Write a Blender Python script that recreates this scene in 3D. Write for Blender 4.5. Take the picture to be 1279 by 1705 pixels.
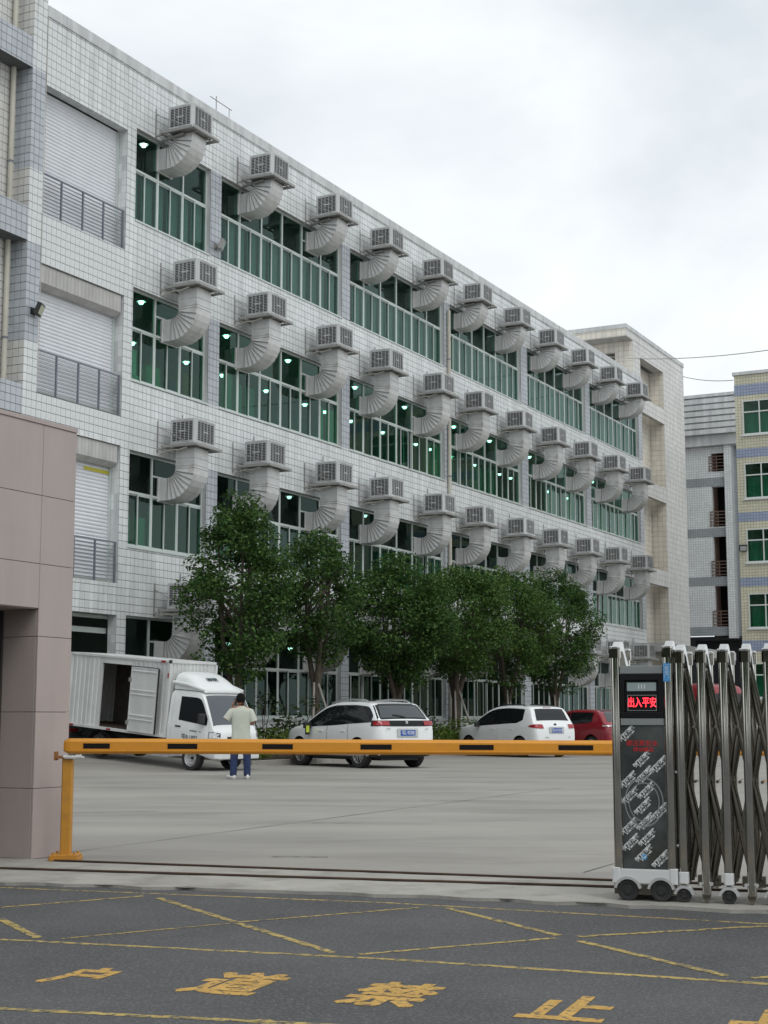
import bpy, bmesh, math, random
import numpy as np
from mathutils import Vector, Matrix, Euler

for o in list(bpy.data.objects):
    bpy.data.objects.remove(o)
random.seed(7)
rng = np.random.default_rng(11)
SC = bpy.context.scene
COL = SC.collection
R = math.radians

# ------------------------------------------------------------------ camera, sky, sun, exposure
cam_d = bpy.data.cameras.new('camera')
cam_d.sensor_fit = 'VERTICAL'
cam_d.sensor_height = 24.0
cam_d.sensor_width = 18.0
cam_d.lens = 24.0 * 2541.0 / 1705.0
cam_d.clip_start = 0.1
cam_d.clip_end = 3000
cam = bpy.data.objects.new('camera', cam_d)
COL.objects.link(cam)
cam.location = (0, 0, 1.23)
cam.rotation_euler = (R(90 + 7.677), 0, 0)
SC.camera = cam

world = bpy.data.worlds.new('World')
SC.world = world
world.use_nodes = True
nt = world.node_tree
nt.nodes.clear()
wout = nt.nodes.new('ShaderNodeOutputWorld')
sky = nt.nodes.new('ShaderNodeTexSky')
sky.sky_type = 'NISHITA'
sky.sun_disc = False
sky.sun_elevation = R(52)
sky.sun_rotation = R(150)
bg_sky = nt.nodes.new('ShaderNodeBackground')
bg_sky.inputs['Strength'].default_value = 0.1
nt.links.new(sky.outputs[0], bg_sky.inputs[0])
tc = nt.nodes.new('ShaderNodeTexCoord')
mp = nt.nodes.new('ShaderNodeMapping')
mp.inputs['Scale'].default_value = (1.0, 1.0, 1.7)
mp.inputs['Location'].default_value = (1.35, 0.4, 0.12)
nt.links.new(tc.outputs['Generated'], mp.inputs[0])
ns = nt.nodes.new('ShaderNodeTexNoise')
ns.inputs['Scale'].default_value = 3.1
ns.inputs['Detail'].default_value = 6
ns.inputs['Roughness'].default_value = 0.52
ns.inputs['Distortion'].default_value = 0.25
nt.links.new(mp.outputs[0], ns.inputs['Vector'])
cr = nt.nodes.new('ShaderNodeValToRGB')
cr.color_ramp.elements[0].position = 0.33
cr.color_ramp.elements[0].color = (0.66, 0.715, 0.765, 1)
cr.color_ramp.elements[1].position = 0.61
cr.color_ramp.elements[1].color = (0.955, 0.98, 0.99, 1)
nt.links.new(ns.outputs['Fac'], cr.inputs[0])
bg_cl = nt.nodes.new('ShaderNodeBackground')
bg_cl.inputs['Strength'].default_value = 0.91
nt.links.new(cr.outputs[0], bg_cl.inputs[0])
mx = nt.nodes.new('ShaderNodeMixShader')
mx.inputs[0].default_value = 0.93          # cloud cover
nt.links.new(bg_sky.outputs[0], mx.inputs[1])
nt.links.new(bg_cl.outputs[0], mx.inputs[2])
nt.links.new(mx.outputs[0], wout.inputs[0])

sun_d = bpy.data.lights.new('sun', 'SUN')
sun_d.energy = 0.7
sun_d.angle = R(30)
sun_d.color = (1.0, 0.985, 0.965)
sun = bpy.data.objects.new('sun', sun_d)
COL.objects.link(sun)
# rotation so that light comes from azimuth 150 deg (clockwise from +Y), elevation 52 deg
_az, _el = R(150), R(52)
_dir = Vector((math.sin(_az) * math.cos(_el), math.cos(_az) * math.cos(_el), math.sin(_el)))
sun.rotation_euler = _dir.to_track_quat('Z', 'Y').to_euler()

SC.view_settings.view_transform = 'Standard'
SC.view_settings.look = 'None'
SC.view_settings.gamma = 1.0
SC.view_settings.exposure = 0.30
SC.view_settings.use_curve_mapping = False
SC.render.engine = 'CYCLES'
SC.cycles.use_denoising = True
SC.cycles.max_bounces = 8
SC.cycles.transparent_max_bounces = 16
SC.cycles.diffuse_bounces = 3
SC.cycles.caustics_reflective = False
SC.cycles.caustics_refractive = False
SC.cycles.sample_clamp_indirect = 6.0


# ------------------------------------------------------------------ materials
def mat(name, col, rough=0.6, metal=0.0, var=0.0, vs=2.0, island=0.0, bump=0.0, bs=60.0, spec=0.5,
        emit=None, es=0.0, streak=0.0, coat=0.0, objr=0.0, dirt=None, dirt_amt=0.0, dirt_scale=1.5, stretch=None, dirt_lo=0.5, dirt_hi=0.72):
    m = bpy.data.materials.new(name)
    m.use_nodes = True
    t = m.node_tree
    b = t.nodes['Principled BSDF']
    b.inputs['Roughness'].default_value = rough
    b.inputs['Metallic'].default_value = metal
    b.inputs['Specular IOR Level'].default_value = spec
    if coat:
        b.inputs['Coat Weight'].default_value = coat
        b.inputs['Coat Roughness'].default_value = 0.06
    c = t.nodes.new('ShaderNodeRGB')
    c.outputs[0].default_value = (*col, 1)
    cur = c.outputs[0]
    co = t.nodes.new('ShaderNodeTexCoord')
    vec = co.outputs['Object']
    if stretch:
        mpn = t.nodes.new('ShaderNodeMapping')
        mpn.inputs['Scale'].default_value = stretch
        t.links.new(vec, mpn.inputs[0])
        vec = mpn.outputs[0]

    def scale_by(sock, cur):
        v = t.nodes.new('ShaderNodeVectorMath')
        v.operation = 'SCALE'
        t.links.new(cur, v.inputs[0])
        t.links.new(sock, v.inputs['Scale'])
        return v.outputs[0]

    def noise(scale, det=4.0, v=None):
        n = t.nodes.new('ShaderNodeTexNoise')
        n.inputs['Scale'].default_value = scale
        n.inputs['Detail'].default_value = det
        n.inputs['Roughness'].default_value = 0.6
        t.links.new(v or vec, n.inputs['Vector'])
        return n.outputs['Fac']

    def rng_(sock, a, bb, c0, d0):
        r = t.nodes.new('ShaderNodeMapRange')
        for i, q in zip((1, 2, 3, 4), (a, bb, c0, d0)):
            r.inputs[i].default_value = q
        t.links.new(sock, r.inputs[0])
        return r.outputs[0]
    if var:
        cur = scale_by(rng_(noise(vs), 0.3, 0.7, 1 - var, 1 + var), cur)
    if objr:
        oi = t.nodes.new('ShaderNodeObjectInfo')
        cur = scale_by(rng_(oi.outputs['Random'], 0, 1, 1 - objr, 1 + objr), cur)
    if island:
        g = t.nodes.new('ShaderNodeNewGeometry')
        cur = scale_by(rng_(g.outputs['Random Per Island'], 0, 1, 1 - island, 1 + island), cur)
    if streak:
        mpn = t.nodes.new('ShaderNodeMapping')
        mpn.inputs['Scale'].default_value = (2.2, 2.2, 0.22)
        t.links.new(co.outputs['Object'], mpn.inputs[0])
        cur = scale_by(rng_(noise(1.3, 6, mpn.outputs[0]), 0.35, 0.62, 1 - streak, 1.0), cur)
    if dirt:
        mixn = t.nodes.new('ShaderNodeMix')
        mixn.data_type = 'RGBA'
        mixn.inputs[7].default_value = (*dirt, 1)
        t.links.new(cur, mixn.inputs[6])
        t.links.new(rng_(noise(dirt_scale, 8), dirt_lo, dirt_hi, 0, dirt_amt), mixn.inputs[0])
        cur = mixn.outputs[2]
    t.links.new(cur, b.inputs['Base Color'])
    if bump:
        bn = t.nodes.new('ShaderNodeBump')
        bn.inputs['Strength'].default_value = bump
        bn.inputs['Distance'].default_value = 0.01
        t.links.new(noise(bs, 5), bn.inputs['Height'])
        t.links.new(bn.outputs[0], b.inputs['Normal'])
    if emit:
        b.inputs['Emission Color'].default_value = (*emit, 1)
        b.inputs['Emission Strength'].default_value = es
    return m


def glass(name, tint, refl=1.0, rough=0.02):
    m = bpy.data.materials.new(name)
    m.use_nodes = True
    t = m.node_tree
    t.nodes.remove(t.nodes['Principled BSDF'])
    out = t.nodes['Material Output']
    tr = t.nodes.new('ShaderNodeBsdfTransparent')
    tr.inputs[0].default_value = (*tint, 1)
    gl = t.nodes.new('ShaderNodeBsdfGlossy')
    gl.inputs['Roughness'].default_value = rough
    gl.inputs[0].default_value = (refl * 0.62, refl * 0.86, refl * 0.78, 1)
    fr = t.nodes.new('ShaderNodeFresnel')
    fr.inputs[0].default_value = 1.52
    mix = t.nodes.new('ShaderNodeMixShader')
    ge = t.nodes.new('ShaderNodeNewGeometry')
    inv = t.nodes.new('ShaderNodeMath')
    inv.operation = 'SUBTRACT'
    inv.inputs[0].default_value = 1.0
    t.links.new(ge.outputs['Backfacing'], inv.inputs[1])
    mul = t.nodes.new('ShaderNodeMath')
    mul.operation = 'MULTIPLY'
    t.links.new(fr.outputs[0], mul.inputs[0])
    t.links.new(inv.outputs[0], mul.inputs[1])
    t.links.new(mul.outputs[0], mix.inputs[0])
    t.links.new(tr.outputs[0], mix.inputs[1])
    t.links.new(gl.outputs[0], mix.inputs[2])
    t.links.new(mix.outputs[0], out.inputs[0])
    return m


def grid_mat(name, col, line, pu, pv, u='x', v='z', mort=0.012, rough=0.35, var=0.06, streak=0.0):
    """small square mosaic tiles too far away to pick apart"""
    m = bpy.data.materials.new(name)
    m.use_nodes = True
    t = m.node_tree
    b = t.nodes['Principled BSDF']
    b.inputs['Roughness'].default_value = rough
    co = t.nodes.new('ShaderNodeTexCoord')
    se = t.nodes.new('ShaderNodeSeparateXYZ')
    cb = t.nodes.new('ShaderNodeCombineXYZ')
    t.links.new(co.outputs['Object'], se.inputs[0])
    t.links.new(se.outputs['XYZ'.index(u.upper())], cb.inputs[0])
    t.links.new(se.outputs['XYZ'.index(v.upper())], cb.inputs[1])
    br = t.nodes.new('ShaderNodeTexBrick')
    br.offset = 0.0
    br.inputs['Scale'].default_value = 1.0
    br.inputs['Brick Width'].default_value = pu
    br.inputs['Row Height'].default_value = pv
    br.inputs['Mortar Size'].default_value = mort
    br.inputs['Color1'].default_value = (*[c * (1 - var) for c in col], 1)
    br.inputs['Color2'].default_value = (*[c * (1 + var) for c in col], 1)
    br.inputs['Mortar'].default_value = (*line, 1)
    t.links.new(cb.outputs[0], br.inputs['Vector'])
    n = t.nodes.new('ShaderNodeTexNoise')
    n.inputs['Scale'].default_value = 0.5
    n.inputs['Detail'].default_value = 6
    t.links.new(co.outputs['Object'], n.inputs['Vector'])
    r = t.nodes.new('ShaderNodeMapRange')
    for i, q in zip((1, 2, 3, 4), (0.3, 0.7, 0.88, 1.06)):
        r.inputs[i].default_value = q
    t.links.new(n.outputs['Fac'], r.inputs[0])
    sc = t.nodes.new('ShaderNodeVectorMath')
    sc.operation = 'SCALE'
    t.links.new(br.outputs['Color'], sc.inputs[0])
    t.links.new(r.outputs[0], sc.inputs['Scale'])
    t.links.new(sc.outputs[0], b.inputs['Base Color'])
    bp = t.nodes.new('ShaderNodeBump')
    bp.inputs['Strength'].default_value = 0.4
    bp.inputs['Distance'].default_value = 0.01
    bp.invert = True
    t.links.new(br.outputs['Fac'], bp.inputs['Height'])
    t.links.new(bp.outputs[0], b.inputs['Normal'])
    return m


MT = dict(
    tile=mat('white_tile', (0.775, 0.80, 0.795), 0.32, island=0.05, streak=0.2, var=0.05, vs=0.35),
    tile_blue=mat('blue_grey_tile', (0.49, 0.525, 0.56), 0.32, island=0.06, streak=0.1, var=0.05, vs=0.4),
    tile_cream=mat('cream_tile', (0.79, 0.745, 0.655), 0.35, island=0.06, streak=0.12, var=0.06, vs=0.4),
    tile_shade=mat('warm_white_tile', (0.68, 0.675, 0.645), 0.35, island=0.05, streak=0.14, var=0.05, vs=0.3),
    grout=mat('grout', (0.125, 0.13, 0.135), 0.9, var=0.2),
    render=mat('painted_render', (0.65, 0.665, 0.665), 0.8, var=0.08, vs=1.2, streak=0.25, bump=0.15),
    soffit=mat('soffit_plaster', (0.52, 0.515, 0.495), 0.85, var=0.1, streak=0.2),
    alu=mat('aluminium_frame', (0.60, 0.66, 0.63), 0.4, metal=0.25, var=0.05),
    glass=glass('green_glass', (0.45, 0.735, 0.62)),
    glass_f4=glass('pale_green_glass', (0.60, 0.75, 0.70)),
    glass_dark=glass('dark_glass', (0.34, 0.44, 0.41), 0.7),
    glass_clear=glass('clear_glass', (0.75, 0.8, 0.8)),
    room=mat('room_paint', (0.42, 0.44, 0.42), 0.9, var=0.1),
    curtain=mat('curtain_cloth', (0.31, 0.325, 0.32), 0.9, var=0.08, vs=6),
    curtain_green=mat('green_cloth', (0.20, 0.42, 0.26), 0.9, var=0.15),
    carton=mat('pale_carton', (0.55, 0.58, 0.54), 0.85, var=0.12, island=0.15),
    orange=mat('orange_cloth', (0.62, 0.13, 0.03), 0.8, var=0.15),
    blue=mat('blue_plastic', (0.03, 0.08, 0.22), 0.5),
    lamp=mat('lamp_bulb', (1, 1, 1), 0.5, emit=(0.85, 1.0, 0.95), es=5.5),
    lamp_shade=mat('lamp_shade', (0.7, 0.72, 0.7), 0.4),
    shutter=mat('shutter_slats', (0.74, 0.755, 0.785), 0.45, var=0.04),
    rail=mat('railing_paint', (0.19, 0.20, 0.235), 0.5, metal=0.2, var=0.15),
    pvc=mat('drainpipe_plastic', (0.56, 0.54, 0.46), 0.5, var=0.08, streak=0.15),
    ac=mat('cooler_plastic', (0.56, 0.57, 0.57), 0.55, objr=0.10, var=0.08, vs=3, streak=0.16),
    ac_dark=mat('cooler_inside', (0.02, 0.02, 0.02), 0.9),
    tray=mat('tray_steel', (0.34, 0.34, 0.325), 0.5, metal=0.3, var=0.12, dirt=(0.22, 0.13, 0.08), dirt_amt=0.35, dirt_scale=4),
    duct=mat('duct_sheet_metal', (0.70, 0.705, 0.695), 0.5, objr=0.06, metal=0.2, var=0.08, vs=2.5, streak=0.16,
             dirt=(0.40, 0.36, 0.31), dirt_amt=0.45, dirt_scale=2.2),
    granite=mat('pink_granite', (0.46, 0.388, 0.362), 0.55, var=0.05, vs=1.2, bump=0.05, bs=160, streak=0.08,
                dirt=(0.24, 0.20, 0.19), dirt_amt=0.4, dirt_scale=160),
    dark=mat('dark_gap', (0.013, 0.012, 0.012), 0.8, spec=0.1),
    door=mat('dark_metal_door', (0.035, 0.037, 0.042), 0.45, metal=0.3, var=0.2),
    asphalt=mat('asphalt', (0.078, 0.078, 0.079), 0.9, var=0.22, vs=0.8, bump=0.9, bs=95, dirt=(0.22, 0.22, 0.21), dirt_amt=0.75, dirt_scale=62),
    concrete=mat('yard_concrete', (0.30, 0.286, 0.257), 0.8, var=0.15, vs=0.4, bump=0.2, bs=25, dirt=(0.19, 0.178, 0.158),
                 dirt_amt=0.8, dirt_scale=0.5, stretch=(0.55, 1.35, 1)),
    apron=mat('apron_concrete', (0.36, 0.345, 0.31), 0.85, var=0.16, vs=1.6, bump=0.5, bs=30, dirt=(0.16, 0.15, 0.13), dirt_amt=0.6, dirt_scale=3),
    kerb=mat('kerb_stone', (0.33, 0.31, 0.28), 0.85, var=0.15, vs=1.5, bump=0.3, bs=20),
    soil=mat('soil', (0.07, 0.05, 0.035), 0.95, var=0.3, bump=0.6, bs=12),
    yellow_line=mat('road_yellow', (0.43, 0.32, 0.10), 0.85, var=0.22, vs=5, bump=0.7, bs=95, dirt=(0.085, 0.083, 0.078), dirt_amt=1.0, dirt_scale=26, dirt_lo=0.47, dirt_hi=0.60),
    yellow_txt=mat('lettering_yellow', (0.54, 0.325, 0.08), 0.85, var=0.2, vs=5, bump=0.7, bs=95, dirt=(0.09, 0.083, 0.07), dirt_amt=1.0, dirt_scale=24, dirt_lo=0.52, dirt_hi=0.63),
    boom=mat('boom_orange', (0.66, 0.275, 0.022), 0.42, var=0.05, vs=3, dirt=(0.35, 0.17, 0.05), dirt_amt=0.3, dirt_scale=6),
    boom_post=mat('post_yellow', (0.55, 0.255, 0.03), 0.5, var=0.1, vs=4, dirt=(0.25, 0.13, 0.05), dirt_amt=0.4, dirt_scale=9),
    chrome=mat('stainless_steel', (0.60, 0.585, 0.54), 0.08, metal=1.0, var=0.12, vs=3),
    chrome_dark=mat('stainless_inner', (0.25, 0.235, 0.20), 0.12, metal=1.0, var=0.12),
    white_cap=mat('white_plastic_cap', (0.66, 0.67, 0.66), 0.4, var=0.05),
    steel_bright=mat('brushed_plate', (0.62, 0.63, 0.63), 0.3, metal=0.5, var=0.08),
    grey_panel=mat('grey_panel', (0.235, 0.25, 0.25), 0.4, var=0.04),
    lcd=mat('grey_display', (0.30, 0.36, 0.36), 0.3),
    black=mat('black_gloss', (0.010, 0.010, 0.011), 0.3, spec=0.25),
    blackm=mat('black_plastic', (0.022, 0.022, 0.023), 0.55),
    film=mat('dark_film_panel', (0.085, 0.095, 0.092), 0.10, metal=0.35, var=0.5, vs=5, spec=0.7),
    film_txt=mat('film_print', (0.74, 0.76, 0.75), 0.5),
    cap_steel=mat('bright_steel_cap', (0.58, 0.58, 0.56), 0.2, metal=1.0, var=0.1),
    red_txt=mat('red_lettering', (0.40, 0.012, 0.015), 0.5),
    led=mat('led_red', (1, 0.05, 0.06), 0.5, emit=(1.0, 0.02, 0.035), es=3.2),
    sticker=mat('blue_sticker', (0.02, 0.27, 0.60), 0.4),
    rubber=mat('rubber', (0.022, 0.022, 0.022), 0.75, var=0.2),
    alloy=mat('alloy', (0.62, 0.62, 0.62), 0.3, metal=0.8),
    hub=mat('wheel_steel', (0.50, 0.50, 0.50), 0.4, metal=0.3, dirt=(0.2, 0.17, 0.14), dirt_amt=0.5, dirt_scale=8),
    white_car=mat('white_car_paint', (0.82, 0.835, 0.83), 0.3, coat=0.6, var=0.02),
    white_truck=mat('white_truck_paint', (0.78, 0.80, 0.79), 0.35, coat=0.3, var=0.03, streak=0.05),
    box_panel=mat('white_box_panel', (0.70, 0.715, 0.70), 0.45, var=0.06, streak=0.14),
    red_car=mat('red_car_paint', (0.26, 0.012, 0.022), 0.28, coat=0.7),
    car_glass=mat('dark_car_glass', (0.010, 0.012, 0.014), 0.04),
    rear_glass=mat('rear_window_glass', (0.06, 0.07, 0.075), 0.05),
    shield=mat('windscreen_glass', (0.07, 0.08, 0.095), 0.05, spec=0.8),
    tail=mat('tail_lamp_red', (0.33, 0.012, 0.02), 0.15, coat=0.5),
    lamp_clear=mat('headlamp_lens', (0.55, 0.57, 0.58), 0.12, metal=0.4),
    plate=mat('plate_blue', (0.02, 0.10, 0.42), 0.4),
    ink=mat('print_dark', (0.03, 0.06, 0.08), 0.6),
    white_ink=mat('print_white', (0.75, 0.76, 0.77), 0.5),
    lime=mat('lime_ribbon', (0.55, 0.66, 0.05), 0.6),
    bark=mat('bark', (0.085, 0.068, 0.052), 0.95, var=0.3, vs=9, bump=0.9, bs=30),
    pole=mat('pale_wood', (0.30, 0.28, 0.25), 0.9, var=0.15, vs=5),
    skin=mat('skin', (0.44, 0.22, 0.145), 0.55, var=0.04),
    hair=mat('black_hair', (0.010, 0.009, 0.009), 0.85, spec=0.1, var=0.3, vs=40),
    shirt=mat('pale_shirt', (0.53, 0.55, 0.47), 0.9, var=0.04, vs=12, bump=0.2, bs=18),
    jeans=mat('blue_jeans', (0.02, 0.036, 0.095), 0.9, var=0.25, vs=12, bump=0.2, bs=40),
    shoe=mat('white_shoe', (0.70, 0.70, 0.70), 0.6),
    red=mat('red_paint', (0.42, 0.015, 0.03), 0.4, var=0.06),
    cable=mat('cable', (0.09, 0.10, 0.10), 0.6),
    cable_pale=mat('pale_cable', (0.42, 0.42, 0.38), 0.6),
    yellow_tape=mat('yellow_tape', (0.55, 0.50, 0.03), 0.5),
    y_tile=grid_mat('yellow_mosaic', (0.63, 0.60, 0.455), (0.34, 0.325, 0.26), 0.15, 0.15, 'y', 'z', 0.012),
    b_tile=grid_mat('blue_mosaic', (0.31, 0.37, 0.50), (0.18, 0.20, 0.26), 0.15, 0.15, 'y', 'z', 0.012),
    g_tile=grid_mat('white_mosaic', (0.74, 0.765, 0.765), (0.46, 0.48, 0.49), 0.16, 0.16, 'y', 'z', 0.012),
    gg_tile=grid_mat('grey_mosaic', (0.34, 0.37, 0.385), (0.22, 0.24, 0.25), 0.16, 0.16, 'y', 'z', 0.012),
    brown_rail=mat('brown_railing', (0.16, 0.10, 0.075), 0.5),
    white_frame=mat('white_window_frame', (0.66, 0.69, 0.67), 0.45),
)


def leaf_mat(name, c1, c2, c3):
    m = bpy.data.materials.new(name)
    m.use_nodes = True
    t = m.node_tree
    b = t.nodes['Principled BSDF']
    b.inputs['Roughness'].default_value = 0.55
    b.inputs['Specular IOR Level'].default_value = 0.22
    g = t.nodes.new('ShaderNodeNewGeometry')
    r = t.nodes.new('ShaderNodeValToRGB')
    r.color_ramp.elements[0].color = (*c1, 1)
    r.color_ramp.elements[1].color = (*c3, 1)
    e = r.color_ramp.elements.new(0.55)
    e.color = (*c2, 1)
    t.links.new(g.outputs['Random Per Island'], r.inputs[0])
    t.links.new(r.outputs[0], b.inputs['Base Color'])
    tr = t.nodes.new('ShaderNodeBsdfTranslucent')
    t.links.new(r.outputs[0], tr.inputs[0])
    mix = t.nodes.new('ShaderNodeMixShader')
    mix.inputs[0].default_value = 0.34
    t.links.new(b.outputs[0], mix.inputs[1])
    t.links.new(tr.outputs[0], mix.inputs[2])
    t.links.new(mix.outputs[0], t.nodes['Material Output'].inputs[0])
    return m


MT['leaf'] = leaf_mat('tree_leaves', (0.028, 0.070, 0.018), (0.056, 0.125, 0.03), (0.12, 0.205, 0.05))
MT['leaf2'] = leaf_mat('tree_leaves_bright', (0.036, 0.086, 0.021), (0.075, 0.156, 0.034), (0.135, 0.22, 0.055))
MT['leaf_low'] = leaf_mat('ground_cover_leaves', (0.05, 0.10, 0.015), (0.10, 0.17, 0.03), (0.19, 0.25, 0.06))
MT['leaf_dark'] = leaf_mat('shrub_leaves', (0.016, 0.033, 0.013), (0.035, 0.062, 0.022), (0.09, 0.12, 0.055))


# ------------------------------------------------------------------ mesh helpers
class MB:
    def __init__(s):
        s.v, s.f, s.m = [], [], []

    def add(s, vs, fs, m=0):
        n = len(s.v)
        s.v.extend(tuple(float(c) for c in p) for p in vs)
        s.f.extend(tuple(i + n for i in f) for f in fs)
        s.m.extend([m] * len(fs))
        return s

    def box(s, x0, x1, y0, y1, z0, z1, m=0):
        return s.add([(x0, y0, z0), (x1, y0, z0), (x1, y1, z0), (x0, y1, z0), (x0, y0, z1), (x1, y0, z1), (x1, y1, z1), (x0, y1, z1)],
                     [(0, 3, 2, 1), (4, 5, 6, 7), (0, 1, 5, 4), (1, 2, 6, 5), (2, 3, 7, 6), (3, 0, 4, 7)], m)

    def prism(s, poly, z0, z1, fn=None, m=0):
        """poly in (a,b), swept from z0 to z1; fn maps (a,b,c) to xyz"""
        fn = fn or (lambda a, b, c: (a, b, c))
        n = len(poly)
        vs = [fn(a, b, z0) for a, b in poly] + [fn(a, b, z1) for a, b in poly]
        fs = [tuple(range(n))[::-1], tuple(range(n, 2 * n))] + [(i, (i + 1) % n, n + (i + 1) % n, n + i) for i in range(n)]
        return s.add(vs, fs, m)

    def cbox(s, x0, x1, y0, y1, z0, z1, c=0.01, m=0):
        """box with chamfered vertical edges"""
        p = [(x0 + c, y0), (x1 - c, y0), (x1, y0 + c), (x1, y1 - c), (x1 - c, y1), (x0 + c, y1), (x0, y1 - c), (x0, y0 + c)]
        return s.prism(p, z0, z1, None, m)

    def rbox(s, x0, x1, y0, y1, z0, z1, r=0.02, seg=4, m=0):
        """box with rounded vertical edges"""
        p = []
        for cx, cy, a0 in ((x1 - r, y0 + r, -90), (x1 - r, y1 - r, 0), (x0 + r, y1 - r, 90), (x0 + r, y0 + r, 180)):
            for i in range(seg + 1):
                a = R(a0 + 90 * i / seg)
                p.append((cx + r * math.cos(a), cy + r * math.sin(a)))
        return s.prism(p, z0, z1, None, m)

    def tube(s, pts, r, n=8, m=0, r2=None, cap=True):
        pts = [Vector(p) for p in pts]
        k = len(pts)
        base = len(s.v)
        prev = None
        for i, p in enumerate(pts):
            t = (pts[min(i + 1, k - 1)] - pts[max(i - 1, 0)]).normalized()
            if prev is None:
                a = Vector((0, 0, 1)) if abs(t.z) < 0.9 else Vector((1, 0, 0))
                u = t.cross(a).normalized()
            else:
                u = (prev - t * prev.dot(t)).normalized()
            prev = u
            w = t.cross(u)
            rr = r if r2 is None else r + (r2 - r) * i / max(1, k - 1)
            if isinstance(r, (list, tuple)):
                rr = r[i]
            for j in range(n):
                an = 2 * math.pi * j / n
                q = p + (u * math.cos(an) + w * math.sin(an)) * rr
                s.v.append(tuple(q))
        for i in range(k - 1):
            for j in range(n):
                a = base + i * n + j
                b2 = base + i * n + (j + 1) % n
                s.f.append((a, b2, b2 + n, a + n))
                s.m.append(m)
        if cap:
            s.f.append(tuple(base + j for j in range(n))[::-1])
            s.f.append(tuple(base + (k - 1) * n + j for j in range(n)))
            s.m += [m, m]
        return s

    def lathe(s, prof, fn, n=20, m=0):
        """prof: (r,h) list; fn(x,y,h) -> xyz"""
        base = len(s.v)
        for r, h in prof:
            for j in range(n):
                a = 2 * math.pi * j / n
                s.v.append(tuple(fn(r * math.cos(a), r * math.sin(a), h)))
        for i in range(len(prof) - 1):
            for j in range(n):
                a = base + i * n + j
                b2 = base + i * n + (j + 1) % n
                s.f.append((a, b2, b2 + n, a + n))
                s.m.append(m)
        return s

    def grid(s, fn, nu, nv, m=0):
        base = len(s.v)
        for i in range(nu + 1):
            for j in range(nv + 1):
                s.v.append(tuple(float(c) for c in fn(i / nu, j / nv)))
        for i in range(nu):
            for j in range(nv):
                a = base + i * (nv + 1) + j
                s.f.append((a, a + nv + 1, a + nv + 2, a + 1))
                s.m.append(m)
        return s

    def mesh(s, name, mats):
        me = bpy.data.meshes.new(name)
        me.from_pydata(s.v, [], s.f)
        for q in (mats if isinstance(mats, (list, tuple)) else [mats]):
            me.materials.append(q)
        if any(s.m):
            me.polygons.foreach_set('material_index', s.m)
        me.update()
        return me

    def build(s, name, mats, parent=None, smooth=False, bevel=0.0, angle=35, fix=True):
        me = s.mesh(name, mats)
        if fix:
            bm = bmesh.new()
            bm.from_mesh(me)
            bmesh.ops.recalc_face_normals(bm, faces=bm.faces)
            bm.to_mesh(me)
            bm.free()
        if smooth:
            me.polygons.foreach_set('use_smooth', [True] * len(me.polygons))
            me.set_sharp_from_angle(angle=R(angle))
        o = link(name, me, parent)
        if bevel:
            bv = o.modifiers.new('bevel', 'BEVEL')
            bv.width = bevel
            bv.segments = 2
            bv.limit_method = 'ANGLE'
        return o


def link(name, data, parent=None):
    o = bpy.data.objects.new(name, data)
    COL.objects.link(o)
    if parent is not None:
        o.parent = parent
    return o


def empty(name, loc=(0, 0, 0), rz=0.0, rot=None):
    o = link(name, None)
    o.location = loc
    o.rotation_euler = rot if rot else (0, 0, rz)
    o.empty_display_size = 0.2
    return o


def tag(o, label, cat, group=None):
    o['label'] = label
    o['category'] = cat
    if group:
        o['group'] = group
    return o


def kind(o, k):
    o['kind'] = k
    return o


def copy_tree(o, parent=None):
    c = o.copy()
    COL.objects.link(c)
    if parent is not None:
        c.parent = parent
    for ch in list(o.children):
        copy_tree(ch, c)
    return c


def baked(o):
    """replace an object's mesh by its modifier result"""
    dg = bpy.context.evaluated_depsgraph_get()
    me = bpy.data.meshes.new_from_object(o.evaluated_get(dg))
    o.modifiers.clear()
    o.data = me
    return o


def text(name, s, size, m, parent=None, loc=(0, 0, 0), rot=(0, 0, 0), ext=0.0015, sx=1.0, sy=1.0, bold=0.0, align='CENTER', fat=0.0):
    cu = bpy.data.curves.new(name, 'FONT')
    cu.body = s
    cu.size = size
    cu.align_x = align
    cu.align_y = 'CENTER'
    cu.extrude = ext
    cu.offset = bold
    cu.resolution_u = 3
    o = link(name, cu)
    dg = bpy.context.evaluated_depsgraph_get()
    me = bpy.data.meshes.new_from_object(o.evaluated_get(dg))
    bpy.data.objects.remove(o)
    me.transform(Matrix.Diagonal((sx, sy, 1, 1)))
    if fat:
        bm = bmesh.new()
        for k, (ox, oy) in enumerate(((0, 0), (-fat, fat), (fat, -fat), (fat, fat), (-fat, -fat))):
            m2 = me.copy()
            m2.transform(Matrix.Translation((ox, oy, 0.00012 * k)))
            bm.from_mesh(m2)
            bpy.data.meshes.remove(m2)
        bm.to_mesh(me)
        bm.free()
    me.materials.clear()
    me.materials.append(m)
    o = link(name, me, parent)
    o.location = loc
    o.rotation_euler = rot
    return o


def pchip(xs, ys):
    xs, ys = np.array(xs, float), np.array(ys, float)
    h = np.diff(xs)
    dl = np.diff(ys) / h
    d = np.zeros(len(xs))
    d[0], d[-1] = dl[0], dl[-1]
    for i in range(1, len(xs) - 1):
        if dl[i - 1] * dl[i] > 0:
            w1, w2 = 2 * h[i] + h[i - 1], h[i] + 2 * h[i - 1]
            d[i] = (w1 + w2) / (w1 / dl[i - 1] + w2 / dl[i])

    def f(x):
        x = min(max(x, xs[0]), xs[-1])
        i = min(int(np.searchsorted(xs, x, side='right')) - 1, len(xs) - 2)
        t = (x - xs[i]) / h[i]
        return float((2 * t**3 - 3 * t**2 + 1) * ys[i] + (t**3 - 2 * t**2 + t) * h[i] * d[i] + (3 * t**2 - 2 * t**3) * ys[i + 1] + (t**3 - t**2) * h[i] * d[i + 1])
    return f


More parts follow.
